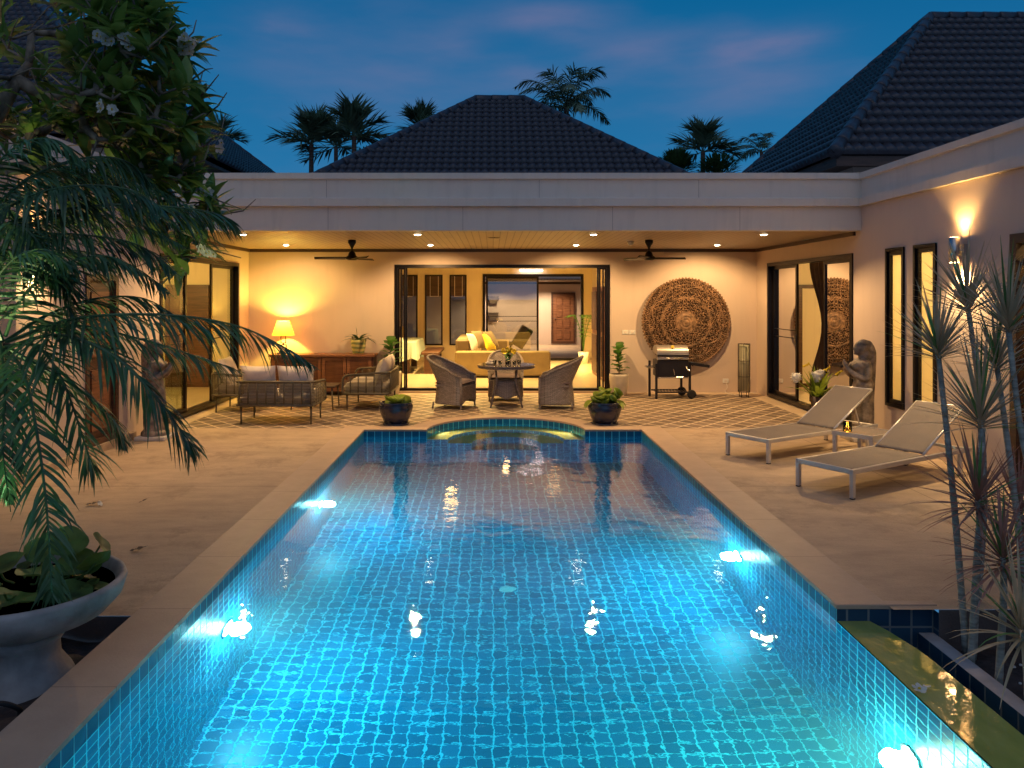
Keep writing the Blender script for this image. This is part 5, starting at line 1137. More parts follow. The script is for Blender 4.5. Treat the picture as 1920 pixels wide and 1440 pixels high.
# ------------------------------------------------------------------ statues (praying lady), facing -x locally
def statue(loc, rz, lab):
    t = thing('stone_statue', lab, 'statue', loc, rz, 'praying lady statues beside the wing walls')
    q = MB()
    # robe and torso: stacked ellipses (cx, rx, ry, z)
    ring = [(0, .125, .15, .10), (.0, .13, .155, .14), (.0, .115, .14, .22), (.005, .105, .13, .36), (.0, .10, .13, .50), (.01, .112, .14, .62), (.02, .115, .145, .70), (.01, .085, .11, .79), (-.005, .095, .12, .86), (-.02, .105, .15, .93), (.0, .085, .16, .985), (.01, .05, .09, 1.02), (.0, .036, .04, 1.05), (-.005, .036, .038, 1.09)]
    n = 28; vs = []
    for cx, rx, ry, z in ring:
        for k in range(n):
            a = 2 * pi * k / n; fold = 1 + (.035 * sin(a * 9 + z * 3) if z < .6 else 0); vs.append((cx + rx * cos(a) * fold, ry * sin(a) * fold, z))
    q.add(vs, [(j * n + k, j * n + (k + 1) % n, (j + 1) * n + (k + 1) % n, (j + 1) * n + k) for j in range(len(ring) - 1) for k in range(n)] + [tuple(range(n - 1, -1, -1)), tuple((len(ring) - 1) * n + k for k in range(n))])
    q.sphere((-.015, 0, 1.15), .078, .062, .092, 20, 14); q.sphere((-.05, 0, 1.10), .045, .045, .045, 12, 8)     # head, jaw
    q.sphere((-.092, 0, 1.138), .018, .013, .022, 8, 6); q.sphere((-.083, 0, 1.105), .014, .022, .012, 8, 6); q.sphere((-.082, 0, 1.078), .02, .02, .016, 8, 6)     # nose, lips, chin
    for sy in (-1, 1):
        q.sphere((-.075, sy * .026, 1.158), .010, .016, .008, 8, 6); q.sphere((.0, sy * .064, 1.14), .016, .01, .03, 8, 6)      # eyelid, ear
        q.tube(cat_rom([(.0, sy * .135, .97), (.01, sy * .155, .87), (-.01, sy * .15, .78), (-.09, sy * .10, .80), (-.17, sy * .045, .87), (-.195, sy * .018, .92)], 5), [.047] * 6 + [.042] * 6 + [.036] * 6 + [.03] * 5 + [.026] * 2 + [.024], 12)
        q.tube([(-.19, sy * .014, .90), (-.215, sy * .010, .96), (-.225, sy * .006, 1.01)], [.026, .022, .010], 10)       # palms together
        q.sphere((-.085, sy * .055, .925), .055, .05, .05, 12, 8)
        q.tube([(-.20, sy * .02, .93), (-.175, sy * .012, .965)], [.011, .008], 6)
    q.sphere((.02, 0, 1.175), .085, .078, .085, 16, 10); q.sphere((.06, 0, 1.08), .07, .06, .12, 12, 10); q.sphere((.075, 0, 1.19), .06, .055, .055, 14, 8)   # hair cap, bun
    q.tube(cat_rom([(.06, 0, 1.20), (.11, 0, 1.15), (.125, 0, 1.05), (.12, 0, .9), (.11, 0, .7), (.10, 0, .5), (.10, 0, .25), (.09, 0, .1)], 4), [.05] * 6 + [.055] * 23, 12)
    q.tube([(-.07, .05, .70), (-.10, .03, .62), (-.11, .02, .45), (-.115, .02, .3)], [.02, .024, .02, .012], 8); q.tube([(-.07, -.05, .72), (-.09, -.04, .60), (-.115, -.04, .42)], [.018, .02, .01], 8)
    q.lathe([(0, .0), (.17, .0), (.175, .03), (.17, .09), (.15, .11), (0, .11)], n=28)
    o = q.build('figure', M['statue'], t, True); m = o.modifiers.new('remesh', 'REMESH'); m.mode = 'VOXEL'; m.voxel_size = .0085; m.use_smooth_shade = True; m = o.modifiers.new('smooth', 'SMOOTH'); m.factor = .5; m.iterations = 3
    q = MB(); q.rbox(-.19, .19, -.19, .19, -.002, .05, .01); q.build('plinth', M['stone'], t); return t
statue((4.62, 9.82, 0), 0, 'weathered dark statue of a long-haired lady with palms together against the right wall'); statue((-4.26, 9.90, 0), pi, 'weathered praying lady statue at the left wall behind the drooping palm frond')
# ================================================================== PLANTS
# dracaenas in the right bed
def rosette(mb, core, p, d, n, L, w, spread, rr, droop=.35, up=.15):
    d = Vector(d).normalized(); a_ = Vector((1, 0, 0)); s1 = d.cross(a_).normalized(); s2 = d.cross(s1)
    for k in range(n):
        f = (k + rr.random()) / n; az = k * 2.39996 + rr.uniform(-.2, .2); el = spread * (f ** .75)
        v = d * cos(el) + (s1 * cos(az) + s2 * sin(az)) * sin(el)
        ll = L * rr.uniform(.75, 1.08) * (1 - .15 * f); base = Vector(p) - d * (.02 + .07 * f) + v * .01
        tgt = core if rr.random() < .12 else mb
        side = v.cross(d if abs(v.dot(d)) < .98 else s1).normalized(); cur = v.copy(); q = base.copy(); vs = []; N_ = 6
        for j in range(N_ + 1):
            s_ = j / N_; ww = w * (.55 + .6 * s_ if s_ < .4 else .79 * (1 - (s_ - .4) / .6) ** .8 + .0); ww = max(ww, .0006)
            nn = side.cross(cur).normalized(); vs += [q - side * ww + nn * ww * .4, q, q + side * ww + nn * ww * .4]
            q = q + cur * (ll / N_); cur = (cur - Vector((0, 0, 1)) * droop * (.3 + f) / N_ * (1.6 if s_ > .5 else .6)).normalized()
        fs = []
        for j in range(N_): a = j * 3; fs += [(a, a + 1, a + 4, a + 3), (a + 1, a + 2, a + 5, a + 4)]
        tgt.add(vs, fs)
heads = [
 ('tall spiky dracaena nearest the slim windows, with a bare grey stem', [(1812, 1205, 4.40), (1790, 960, 4.42), (1772, 780, 4.42), (1758, 655, 4.42)], 80, .37, 1.35, .45),
 ('tallest spiky dracaena, its head right in front of the wall light', [(1826, 1200, 4.55), (1845, 950, 4.75), (1836, 740, 4.8), (1814, 570, 4.8)], 84, .42, 1.3, .4),
 ('leaning spiky dracaena at the right edge with its head before the lattice door', [(1960, 1210, 4.1), (1938, 950, 4.15), (1910, 780, 4.2), (1889, 606, 4.2)], 80, .40, 1.3, .4),
 ('thin-stemmed dracaena whose head is between the two highest ones', [(1935, 1220, 4.3), (1908, 980, 4.4), (1885, 800, 4.5), (1868, 680, 4.5)], 64, .32, 1.35, .4),
 ('bushy green-hearted dracaena at mid height in the right bed', [(1824, 1205, 4.36), (1838, 960, 4.3), (1840, 850, 4.28), (1838, 785, 4.28)], 84, .46, 1.45, .4),
 ('low dark dracaena with a wide star of leaves beside the nearer lounger', [(1820, 1200, 4.25), (1832, 1040, 4.2), (1836, 980, 4.2), (1833, 935, 4.2)], 96, .38, 1.9, .5),
 ('drooping dark dracaena low at the right edge of the bed', [(1872, 1240, 4.05), (1880, 1150, 4.0), (1882, 1090, 4.0), (1880, 1045, 4.0)], 90, .36, 2.1, .7),
 ('dark purple dracaena behind the others near the right edge', [(1905, 1200, 4.5), (1920, 1090, 4.5), (1918, 1010, 4.5), (1912, 960, 4.5)], 80, .36, 1.9, .6),
 ('lowest dracaena with long drooping leaves over the soil of the right bed', [(1930, 1300, 3.75), (1925, 1240, 3.75), (1920, 1210, 3.75), (1915, 1180, 3.75)], 60, .42, 1.9, .9)]
for i, (lab, cp, n, L, spread, dr) in enumerate(heads):
    pts = [at(*c) for c in cp]; pts[0].z = min(pts[0].z, -.22); base = pts[0].copy(); rr = random.Random(40 + i)
    t = thing('dracaena', lab, 'plant', base, 0, 'spiky dracaenas in the right bed'); rel = cat_rom([p - base for p in pts], 8)
    q = MB(); q.tube(rel, [.019 - .006 * k / (len(rel) - 1) + .0012 * (k % 2) for k in range(len(rel))], 9); q.build('stem', M['gbark'], t, True)
    a, b_ = MB(), MB(); d = (rel[-1] - rel[-2]).normalized() + Vector((0, 0, .6)); rosette(a, b_, rel[-1] + Vector((0, 0, .03)), d, int(n * .85), L * 1.1, .0105, spread, rr, dr)
    a.build('leaves', M['dracr' if i >= 5 and i != 8 else 'drac'], t, True); b_.build('young_leaves', M['dracg'], t, True)
# rocks and flecks in the bed
rr = random.Random(9)
for i, (x, y, r_, lab) in enumerate(((3.0, 3.95, .13, 'large rounded rock in the right bed beside the kerb'), (3.15, 3.55, .10, 'dark rock nearest the camera in the right bed'), (3.45, 4.1, .12, 'brownish rock under the lowest dracaena leaves'))):
    mb = MB(); mb.sphere((0, 0, 0), r_, r_ * .8, r_ * .6, 14, 10); mb.v = [tuple(Vector(v) * (1 + .12 * sin(v[0] * 40 + i) * cos(v[1] * 33))) for v in mb.v]; o = mb.build('rock', M['rock'], None, True); o.location = (x, y, -.2); tag(o, lab, 'rock', 'rocks in the right bed')
mb = MB()
for k in range(60):
    x, y = rr.uniform(2.65, 3.6), rr.uniform(3.2, 4.3); mb.sphere((x, y, -.205), rr.uniform(.006, .016), None, .006, 6, 4)
tag(mb.build('pebbles', M['petal']), 'scattered pale pebbles on the soil of the right bed', 'pebbles', kind='stuff')
# ---- fallen plumeria flowers
def plumeria(mb, c, r_, tiltx=0, tilty=0, rr=random):
    Mx = Matrix.Translation(c) @ Matrix.Rotation(tiltx, 4, 'X') @ Matrix.Rotation(tilty, 4, 'Y')
    for k in range(5):
        a = 2 * pi * k / 5; vs = []
        for j, (s_, w) in enumerate(((0.05, .1), (.35, .33), (.7, .42), (1, .12))):
            for e_ in (-1, 0, 1): vs.append(Mx @ (Vector((cos(a) * s_ - sin(a) * w * e_, sin(a) * s_ + cos(a) * w * e_, .18 * s_ ** 2 + .06 * e_)) * r_))
        mb.add(vs, [(3*j + e_, 3*j + e_ + 1, 3*j + e_ + 4, 3*j + e_ + 3) for j in range(3) for e_ in (0, 1)])
t = thing('fallen_flower', 'white plumeria blossom lying on the overflow edge of the pool', 'flower', (2.03, 3.73, -.075)); mb = MB(); plumeria(mb, (0, 0, .006), .035, .2); plumeria(mb, (.04, .02, .006), .025, -.3); mb.build('petals', M['petal'], t); mb = MB(); mb.sphere((0, 0, .008), .007); mb.build('flower_eye', M['yellow'], t)
# pool floor fittings
for x, y, lab in ((.16, 9.98, 'small pale inlet disc on the pool floor, the farther one'), (.125, 6.56, 'small pale inlet disc on the pool floor, the nearer one')):
    t = thing('pool_inlet', lab, 'pool fitting', (x, y, FZ), 0, 'round inlets in the pool floor'); mb = MB(); mb.lathe([(.065, .001), (.065, .010), (.05, .016), (0, .017)], n=24); mb.build('disc', M['white'], t, True)
# dead leaves on the terrace
for k, (px, py, rz_, lab) in enumerate(((160, 949, .3, 'brown dry leaf on the left terrace near the wall'), (260, 945, 1.2, 'thin dry twig-like leaf on the left terrace'), (190, 951, 2.2, 'pale fallen petal on the left terrace'), (243, 1036, .5, 'curled dry leaf behind the stone bowl'))):
    Y = 1470 * 1.8 / (py - 555); o_ = MB(); leaf_mb(o_, (0, 0, .012), (1, 0, .08), .12, .02 if k != 1 else .008, -.2, 6, wavy=.6); o = o_.build('dry_leaf', M['petal'] if k == 2 else M['dkwood'], None, True); o.location = ((px - 924) * Y / 1470, Y, 0); o.rotation_euler = (0, 0, rz_); tag(o, lab, 'leaf')
# ------------------------------------------------------------------ stone bowl with lotus
bc = Vector((-2.36, 3.95, 0))
t = thing('lotus_bowl', 'big grey stoneware pedestal bowl with lotus leaves in the left bed', 'planter', (bc.x, bc.y, -.2))
q = MB(); q.lathe([(0, 0), (.27, 0), (.28, .04), (.22, .10), (.165, .18), (.16, .25), (.20, .31)], n=48); q.build('pedestal', M['bowlstone'], t, True)
q = MB(); q.lathe([(.15, .30), (.27, .35), (.385, .40), (.45, .47), (.472, .54), (.462, .565), (.44, .56), (.42, .52), (.38, .49), (0, .47)], n=64); q.build('bowl', M['bowlstone'], t, True)
q = MB(); q.lathe([(0, .515), (.415, .515)], n=40); q.build('muddy_water', mat('muddy_water', (.03, .03, .02), .1), t)
rr = random.Random(31); q = MB()
def lotus(x, y, z, r_, tx, ty, cup=.13, col=None):
    z = z - .065 - max(0, z - .66) * .3; x *= .92; y *= .92; Mx = Matrix.Translation((x, y, z)) @ Matrix.Rotation(tx, 4, 'X') @ Matrix.Rotation(ty, 4, 'Y'); n = 22; vs = [Mx @ Vector((0, 0, 0))]
    for j in (1, 2, 3):
        for k in range(n): a = 2 * pi * k / n; rad = r_ * .78 * j / 3 * (1 + .07 * sin(a * 3 + x * 9)); vs.append(Mx @ Vector((rad * cos(a), rad * sin(a), cup * r_ * (j / 3) ** 2 + .05 * r_ * j / 3 * sin(a * 4 + y * 7))))
    f = [(0, 1 + k, 1 + (k + 1) % n) for k in range(n)] + [(1 + (j - 1) * n + k, 1 + j * n + k, 1 + j * n + (k + 1) % n, 1 + (j - 1) * n + (k + 1) % n) for j in (1, 2) for k in range(n)]
    q.add(vs, f); q.tube(cat_rom([(x * .4, y * .4, .54), (x * .8, y * .8, (z + .5) / 2), (x, y, z)], 4), .006, 5)
for (x, y, z, r_, tx, ty) in ((.30, -.12, .60, .15, .1, .1), (.08, -.22, .60, .16, -.1, .0), (-.16, -.22, .61, .17, .1, -.1), (.22, .15, .66, .14, .3, .2), (.05, .05, .64, .15, -.2, .1), (-.2, .1, .66, .16, .2, -.2), (-.34, -.02, .63, .13, 0, .2), (.34, .10, .70, .11, -.5, -.6), (.12, .22, .80, .12, .6, .4), (.30, .24, .78, .09, -.4, .9), (-.05, .28, .72, .13, .5, 0), (.0, -.35, .60, .09, -.1, 0), (.40, -.02, .60, .08, 0, 0)): lotus(x, y, z, r_, tx, ty)
[lotus(.36 * cos(a_), .36 * sin(a_) * rr.uniform(.3, 1), .60 + rr.uniform(0, .08), rr.uniform(.05, .09), rr.uniform(-.4, .4), rr.uniform(-.4, .4)) for a_ in [k * .7 for k in range(9)]]
q.build('lotus_leaves', mat('lotus_leaf', (.15, .27, .06), .5, var=.5, scale=6, trans=.2), t, True)
q = MB(); q.tube(cat_rom([(-.18, -.02, .54), (-.24, 0, .70), (-.22, .02, .81)], 5), .006, 5); q.lathe([(0, 0), (.018, .015), (.02, .035), (.0, .085)], (-.22, .02, .80), 12); q.build('lotus_bud', M['leaf'], t, True)
# hose ring and stones in the left bed
q = MB(); q.tube(cat_rom([(-2.42, 3.2, -.10), (-2.30, 3.35, -.02), (-2.18, 3.42, .02), (-2.12, 3.5, -.04), (-2.16, 3.58, -.12)], 6), .012, 8); tag(q.build('hose', M['rubber'], None, True), 'short loop of black hose in the left bed beside the coping', 'hose')
for i, (x, y, r_, lab) in enumerate(((-2.65, 3.3, .16, 'pinkish boulder half hidden under the stone bowl'), (-2.38, 3.05, .14, 'grey flat boulder close to the camera in the left bed'), (-2.85, 2.9, .2, 'larger boulder at the left edge of the bed'))):
    mb = MB(); mb.sphere((0, 0, 0), r_, r_ * .9, r_ * .45, 18, 12); mb.v = [tuple(Vector(v) * (1 + .15 * sin(v[0] * 23 + i * 3) * cos(v[1] * 19))) for v in mb.v]; o = mb.build('rock', M['rock'], None, True); o.location = (x, y, -.09); tag(o, lab, 'rock', 'rocks in the left bed')

# ------------------------------------------------------------------ feather fronds
def frond(mb, pts, L, n, w=.012, droop=1.2, spread=.9, rr=random, fromt=.12, hang=0.0, rach=.011, seg=4):
    pts = cat_rom(pts, 10); m = len(pts) - 1
    mb.tube(pts, [rach * (1 - .8 * k / m) for k in range(m + 1)], 6)
    for k in range(n):
        if rr.random() < .07: continue
        f = fromt + (1 - fromt) * (k + rr.uniform(-.3, .3)) / n; f = min(max(f, 0), .995); i = int(f * m); p = pts[i].lerp(pts[i + 1], f * m - i); d = (pts[i + 1] - pts[i]).normalized()
        side = d.cross(Vector((0, 0, 1)))
        if side.length < .15: side = Vector((1, 0, 0)) if abs(d.x) < .5 else Vector((0, 1, 0))
        side.normalize(); up_ = side.cross(d)
        prof = sin(pi * min(1, .18 + f * .86)) ** .55; ll = L * prof * rr.uniform(.68, 1.12)
        for sg in (-1, 1):
            dr_ = droop * rr.uniform(.6, 1.7); v = (side * sg * spread * rr.uniform(.7, 1.15) + d * (.55 + .5 * f + rr.uniform(-.22, .22)) + up_ * rr.uniform(-.25, .45) - Vector((0, 0, hang))).normalized(); q = p.copy(); cur = v.copy(); vs = []; tw = rr.uniform(-.5, .5)
            ws = (cur.cross(up_)).normalized(); ws = (ws + up_ * tw).normalized()
            for j in range(seg + 1):
                s_ = j / seg; ww = w * (.5 + 1.2 * s_ if s_ < .4 else .98 * (1 - (s_ - .4) / .6) + .05); vs += [q - ws * ww, q + ws * ww]; q = q + cur * (ll / seg); cur = (cur - Vector((0, 0, 1)) * dr_ / seg * (.5 + s_)).normalized()
            mb.add(vs, [(2*j, 2*j+1, 2*j+3, 2*j+2) for j in range(seg)])
F = [  # px, py, Y control points, leaflet length, count
 ([(15, 640, 4.25), (140, 598, 4.1), (300, 590, 4.1), (440, 610, 4.2), (540, 655, 4.3), (600, 695, 4.35)], .34, 62, .5),
 ([(15, 650, 4.25), (110, 628, 4.0), (210, 665, 3.9), (290, 742, 3.85), (345, 815, 3.85), (372, 850, 3.85)], .34, 46, .3),
 ([(10, 650, 4.25), (70, 650, 4.0), (120, 720, 3.9), (165, 850, 3.85), (178, 880, 3.85)], .30, 34, .2),
 ([(8, 655, 4.25), (45, 700, 3.9), (72, 830, 3.75), (88, 960, 3.7), (96, 1090, 3.7), (100, 1125, 3.7)], .26, 44, .0),
 ([(15, 640, 4.25), (130, 610, 4.4), (260, 635, 4.5), (380, 672, 4.55), (460, 700, 4.6)], .32, 48, .4),
 ([(0, 640, 4.25), (10, 720, 4.1), (5, 840, 4.0), (20, 960, 4.0)], .28, 34, .1),
 ([(10, 640, 4.25), (90, 590, 4.5), (180, 560, 4.7), (270, 560, 4.8), (340, 600, 4.8)], .34, 46, .5),
 ([(10, 630, 4.25), (40, 560, 4.2), (110, 500, 4.2), (200, 480, 4.2), (280, 520, 4.2)], .34, 44, .5),
 ([(5, 640, 4.25), (-20, 560, 4.1), (20, 490, 4.0), (80, 470, 4.0), (150, 510, 4.0)], .3, 36, .4),
 ([(12, 650, 4.25), (80, 690, 4.3), (150, 730, 4.4), (215, 790, 4.45), (240, 850, 4.45)], .26, 34, .3)]
F2 = [
 ([(-70, 450, 4.7), (60, 405, 4.6), (190, 385, 4.6), (320, 388, 4.7), (410, 402, 4.75), (448, 425, 4.8)], .40, 62, .6),
 ([(-70, 450, 4.7), (40, 345, 4.7), (140, 300, 4.8), (230, 300, 4.8), (290, 350, 4.9)], .42, 54, .6),
 ([(-70, 450, 4.7), (30, 380, 4.5), (130, 350, 4.4), (240, 355, 4.4), (320, 400, 4.4)], .42, 56, .6),
 ([(-70, 450, 4.7), (40, 440, 4.5), (150, 440, 4.4), (260, 460, 4.4), (340, 520, 4.4)], .40, 54, .5),
 ([(-70, 450, 4.7), (-20, 330, 4.6), (40, 270, 4.6), (110, 265, 4.6), (170, 320, 4.6)], .36, 44, .5),
 ([(-70, 450, 4.7), (20, 470, 4.4), (90, 500, 4.3), (160, 560, 4.3)], .34, 36, .4),
 ([(-70, 450, 4.7), (50, 420, 4.9), (150, 400, 5.1), (260, 420, 5.2), (360, 470, 5.2)], .38, 50, .5),
 ([(-70, 450, 4.7), (60, 330, 5.0), (160, 330, 5.2), (270, 345, 5.3), (380, 400, 5.3)], .40, 56, .5),
 ([(-70, 450, 4.7), (10, 420, 4.4), (60, 440, 4.3), (110, 520, 4.3), (140, 610, 4.3)], .34, 44, .3),
 ([(-70, 450, 4.7), (40, 480, 4.9), (140, 470, 5.0), (250, 500, 5.1), (330, 560, 5.1)], .36, 48, .5)]
def big_palm(lab, base, crown, fr, seed, trunk_r):
    t = thing('feather_palm', lab, 'palm', base); rr = random.Random(seed); c0 = at(*crown) - Vector(base)
    q = MB(); n = 26; pts = cat_rom([(0, 0, 0), (c0.x * .2, c0.y * .2, c0.z * .4), (c0.x * .6, c0.y * .6, c0.z * .75), c0], 8); q.tube(pts, [trunk_r * (1.15 - .35 * k / (len(pts) - 1) + .06 * (k % 2)) for k in range(len(pts))], 14); q.build('trunk', M['pbark'], t, True)
    for cp, L, n_, hg in fr:
        q = MB(); frond(q, [at(*c) - Vector(base) for c in cp], L, int(n_ * 1.6), .0092, 1.25, .85, rr, hang=hg); q.build('frond', M['frond'], t)
    return t
big_palm('dark feather palm at the left edge whose long fronds droop over the stone bowl', (-2.95, 4.3, -.2), (10, 645, 4.28), F, 3, .05)
big_palm('taller dark feather palm behind it with fronds spreading at parapet height', (-3.42, 4.15, -.2), (-70, 455, 4.7), F2, 8, .06)
# ------------------------------------------------------------------ frangipani tree (upper left)
t = thing('frangipani_tree', 'frangipani tree with white flowers and broad leaves filling the upper left', 'tree', (-3.6, 4.35, -.2)); rr = random.Random(77); B0 = Vector((-3.6, 4.35, -.2))
poly = [(-60, -60), (290, -40), (300, 30), (365, 80), (330, 120), (385, 190), (345, 235), (380, 262), (360, 300), (300, 330), (250, 300), (120, 250), (-60, 250)]
def inside(x, y):
    c_ = False; n = len(poly); j = n - 1
    for i in range(n):
        if (poly[i][1] > y) != (poly[j][1] > y) and x < (poly[j][0] - poly[i][0]) * (y - poly[i][1]) / (poly[j][1] - poly[i][1]) + poly[i][0]: c_ = not c_
        j = i
    return c_
tips = []
fixed = [(300, 20, 5.6), (262, 5, 5.9), (350, 85, 5.5), (330, 95, 6.0), (372, 185, 5.6), (345, 160, 5.9), (375, 225, 5.7), (345, 235, 5.3), (380, 265, 6.1), (355, 292, 5.6), (200, 70, 5.2), (178, 105, 5.4), (240, 110, 5.2), (250, 50, 5.6), (300, 190, 5.3), (260, 230, 5.4), (230, 180, 5.6), (390, 380, 6.0), (372, 355, 5.8), (400, 405, 6.1), (350, 430, 6.0), (375, 465, 6.0), (330, 500, 6.0), (310, 330, 5.5), (270, 330, 5.6), (300, 362, 5.7), (240, 322, 5.5), (330, 385, 5.8), (200, 345, 5.6), (150, 330, 5.5), (345, 318, 5.6), (80, 310, 5.4), (260, 300, 5.5), (225, 380, 5.6), (370, 430, 5.8), (260, 430, 5.7), (310, 440, 5.8), (285, 395, 5.7), (340, 480, 5.9), (185, 400, 5.6), (130, 370, 5.5), (350, 340, 5.7)]
for f_ in fixed: tips.append(at(*f_))
while len(tips) < 165:
    x, y = rr.uniform(-60, 380), rr.uniform(-60, 330)
    if inside(x, y) and rr.random() < .22 + .78 * min(1, max(0, x - 60) / 150): tips.append(at(x, y, rr.uniform(5.0, 6.6)))
nodes = [(Vector((-3.6, 4.35, -.2)), None, 0)]
for p_ in (Vector((-3.62, 4.4, .6)), Vector((-3.66, 4.6, 1.4)), Vector((-3.6, 4.9, 2.0))): nodes.append((p_, len(nodes) - 1, 0))
for p_ in (at(-60, 300, 5.3), at(30, 150, 5.6), at(130, 180, 5.7), at(60, 60, 5.8), at(-40, 100, 5.2), at(200, 230, 5.8), at(160, 40, 5.9)):
    i = min(range(3, len(nodes)), key=lambda k: (nodes[k][0] - p_).length); nodes.append((nodes[i][0].lerp(p_, .5) + Vector((rr.uniform(-.05, .05), 0, -.06)), i, 0)); nodes.append((p_, len(nodes) - 1, 0))
order = sorted(tips, key=lambda p_: (p_ - nodes[3][0]).length); tipdir = []
for p_ in order:
    i = min(range(3, len(nodes)), key=lambda k: (nodes[k][0] - p_).length + (.15 if k < 4 else 0)); a = nodes[i][0]; m_ = a.lerp(p_, .55) + Vector((rr.uniform(-.06, .06), rr.uniform(-.06, .06), -.05)); nodes.append((m_, i, 0)); nodes.append((p_, len(nodes) - 1, 0)); tipdir.append((p_, ((p_ - m_).normalized() + Vector((0, 0, .5))).normalized()))
wt_ = [0] * len(nodes)
for i in range(len(nodes) - 1, 0, -1):
    wt_[i] = max(wt_[i], 1); wt_[nodes[i][1]] += wt_[i]
rad = lambda i: min(.06, .0085 * max(1, wt_[i]) ** .48)
q = MB()
for i in range(1, len(nodes)):
    a = nodes[i][1]; q.tube([nodes[a][0] - B0, nodes[i][0] - B0], [rad(a) if wt_[a] < 3 * wt_[i] + 3 else rad(i) * 1.15, rad(i)], 8)
for k in range(260):
    a_ = nodes[rr.randrange(4, len(nodes))][0]
    v = Vector((rr.uniform(-1, 1), rr.uniform(-.6, .6), rr.uniform(-.5, 1))).normalized() * rr.uniform(.15, .45); m_ = a_ + v * .55 + Vector((rr.uniform(-.05, .05), 0, rr.uniform(-.04, .06))); q.tube([a_ - B0, m_ - B0, a_ + v - B0], [.0085, .006, .0035], 5)
q.build('trunk', M['bark'], t, True)
q = MB(); qf = MB(); qe = MB(); fl = {0: 0}
for (p_, d_) in tipdir:
    p_ = p_ - B0; s1 = d_.cross(Vector((0, 1, .1))).normalized(); s2 = d_.cross(s1)
    for k in range(rr.randint(9, 13)):
        az = k * 2.4 + rr.random(); el = rr.uniform(.6, 1.55); v = d_ * cos(el) + (s1 * cos(az) + s2 * sin(az)) * sin(el); leaf_mb(q, p_ - d_ * .02 * (k % 5), v, rr.uniform(.18, .30), rr.uniform(.030, .048), rr.uniform(.3, 1.1), 5, fold=.25, tip=.85, wavy=.06)
for (px, py, Y, n_) in ((190, 65, 5.05, 5), (205, 72, 5.0, 3), (232, 75, 5.0, 5), (245, 80, 5.05, 3), (340, 75, 5.4, 4), (350, 90, 5.4, 5), (362, 82, 5.4, 3), (292, 20, 5.5, 4), (192, 200, 5.0, 2), (206, 202, 5.0, 2), (410, 272, 5.9, 2), (388, 362, 5.8, 4), (358, 395, 5.8, 3), (385, 468, 5.85, 5), (394, 475, 5.85, 3), (413, 420, 6.0, 3), (330, 465, 5.9, 3), (360, 170, 5.6, 3)):
    t2, t3 = MB(), MB()
    for k in range(n_): c_ = at(px + rr.uniform(-9, 9), py + rr.uniform(-8, 8), Y) - B0; plumeria(t2, c_, rr.uniform(.03, .04), R(90) + rr.uniform(-.7, .7), rr.uniform(-.7, .7)); t3.sphere(c_ + Vector((0, -.006, 0)), .007, n=6, m=4)
    o_ = t2.build('blossom_cluster', M['petal'], t); t3.build('blossom_eyes', M['yellow'], o_)
cr_ = q.build('crown', M['frang'], t, True)
# ------------------------------------------------------------------ distant palms
def fan_leaf(mb, p, d, L, rr):
    pass
def far_palm(lab, px, py, Y, R_, n, kind, seed, trunk=.12, gz=-.32, name='distant_palm'):
    c_ = at(px, py, Y); t = thing(name, lab, 'palm', (c_.x, c_.y, gz), 0, 'palms beyond the roofs'); rr = random.Random(seed); H = c_.z - gz
    q = MB(); pts = [(.3 * sin(k / 12 * 2) * (k / 12) * .5, 0, H * k / 12) for k in range(13)]; off = pts[-1][0]; q.tube([(x - off, y, z) for x, y, z in pts], [trunk * (1.3 - .5 * k / 12) for k in range(13)], 10); q.build('trunk', M['pbark'], t, True)
    q = MB()
    for k in range(n):
        az = 2 * pi * (k + rr.uniform(-.3, .3)) / n * (1 if kind != 'coco' else 1)
        el = rr.uniform(-.25, 1.45) if kind == 'coco' else rr.uniform(-.2, 1.5)
        L = R_ * (1.25 if kind == 'coco' else .95) * rr.uniform(.8, 1.1); dx, dy = cos(az) * cos(el), sin(az) * cos(el); g_ = .42 if kind == 'coco' else .28
        pp = [(0, 0, H), (dx * L * .35, dy * L * .35, H + sin(el) * L * .38), (dx * L * .7, dy * L * .7, H + sin(el) * L * .62 - g_ * L * .15), (dx * L, dy * L, H + sin(el) * L * .75 - g_ * L * (.6 if kind == 'coco' else .45))]
        frond(q, pp, R_ * (.34 if kind == 'coco' else .60), 40 if kind == 'coco' else 26, R_ * (.013 if kind == 'coco' else .026), .9 if kind == 'coco' else .35, .8 if kind == 'coco' else .6, rr, hang=.4 if kind == 'coco' else 0, rach=R_ * .012, seg=3)
    q.build('crown', M['farpalm'], t); return t
far_palm('distant palm with stiff leaves left of the centre roof, first from the left', 584, 270, 34, 1.82, 12, 'fox', 1)
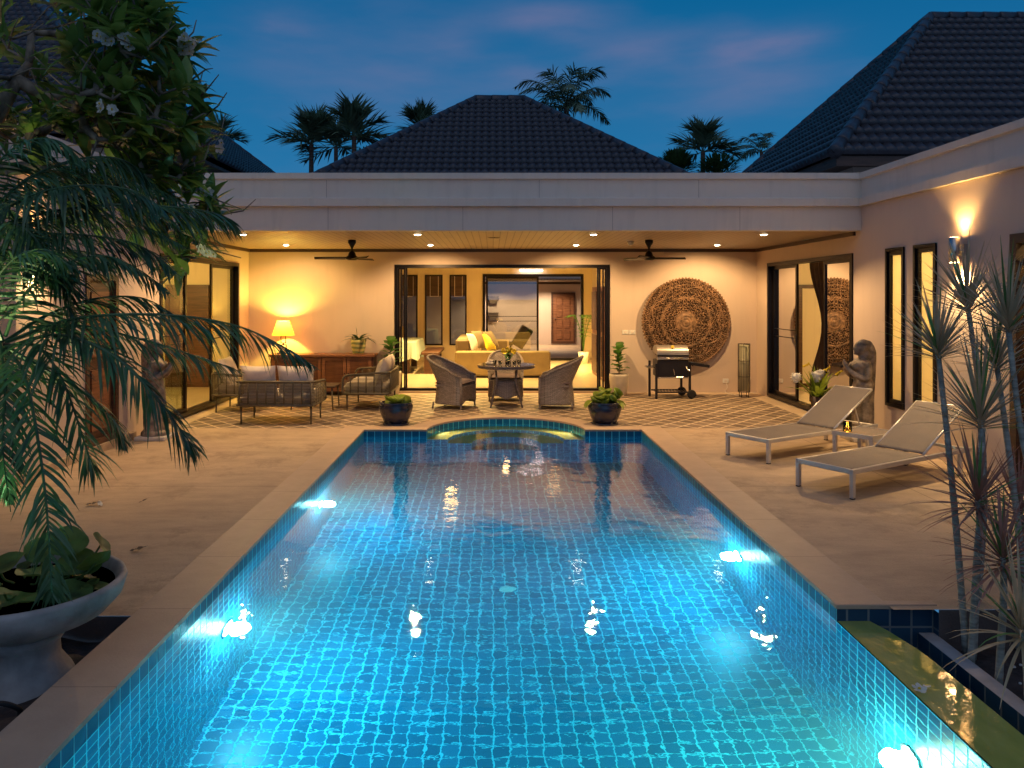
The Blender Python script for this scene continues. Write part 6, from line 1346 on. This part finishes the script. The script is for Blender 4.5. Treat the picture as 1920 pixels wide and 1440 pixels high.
far_palm('distant palm with stiff leaves behind the left shoulder of the centre roof', 630, 276, 38, 1.99, 10, 'fox', 2)
far_palm('tallest stiff-leaved palm of the cluster left of the centre roof', 664, 256, 33, 1.87, 15, 'fox', 3)
far_palm('distant palm rising just above the left slope of the centre roof', 790, 246, 36, 1.58, 12, 'fox', 4)
far_palm('distant palm with only its tips above the left end of the ridge', 862, 238, 40, 1.40, 10, 'fox', 5)
far_palm('tall coconut palm rising behind the right end of the centre roof ridge', 1062, 200, 38, 2.75, 19, 'coco', 6, .16)
far_palm('bushy green palm between the centre roof and the right roof', 1318, 285, 34, 1.75, 13, 'fox', 7)
far_palm('small distant palm touching the left hip of the right roof', 1428, 285, 42, 1.75, 12, 'coco', 9)
far_palm('feathery palm behind the slope of the left roof', 405, 268, 36, 1.52, 12, 'fox', 10)
def bush(px, py, Y, r_, lab, seed):
    c_ = at(px, py, Y); t = thing('distant_bush', lab, 'bush', (c_.x, c_.y, -.32)); rr = random.Random(seed); q = MB(); H = c_.z + .32
    for k in range(900):
        v = Vector((rr.gauss(0, 1), rr.gauss(0, 1), rr.gauss(0, 1))).normalized() * r_ * rr.random() ** .4; leaf_mb(q, Vector((v.x, v.y, H + v.z * .8)), v + Vector((0, 0, .4)), .28, .05, .8, 2)
    q.build('crown', M['farbush'], t); q = MB(); q.tube([(0, 0, 0), (.1, 0, H * .5), (0, 0, H)], [.14, .1, .05], 8); q.build('trunk', M['pbark'], t, True)
bush(1268, 312, 30, .62, 'yellow-green leafy bush at the right foot of the centre roof', 5); bush(1345, 322, 33, .8, 'dark leafy bush behind the parapet between the two roofs', 6); bush(690, 305, 40, .8, 'dark bush low behind the palm cluster left of the centre roof', 7)
t = thing('rooftop_unit', 'small white louvred box just above the parapet right of the centre roof', 'ventilation box', (2.9, 11.4, 3.2)); q = MB(); q.rbox(-.11, .11, -.1, .1, 0, .325, .006); q.build('housing', M['white'], t); q = MB()
for k in range(3): q.box(-.09 + .065 * k, -.045 + .065 * k, -.104, -.1, .285, .305)
q.build('louvre', M['black'], t)
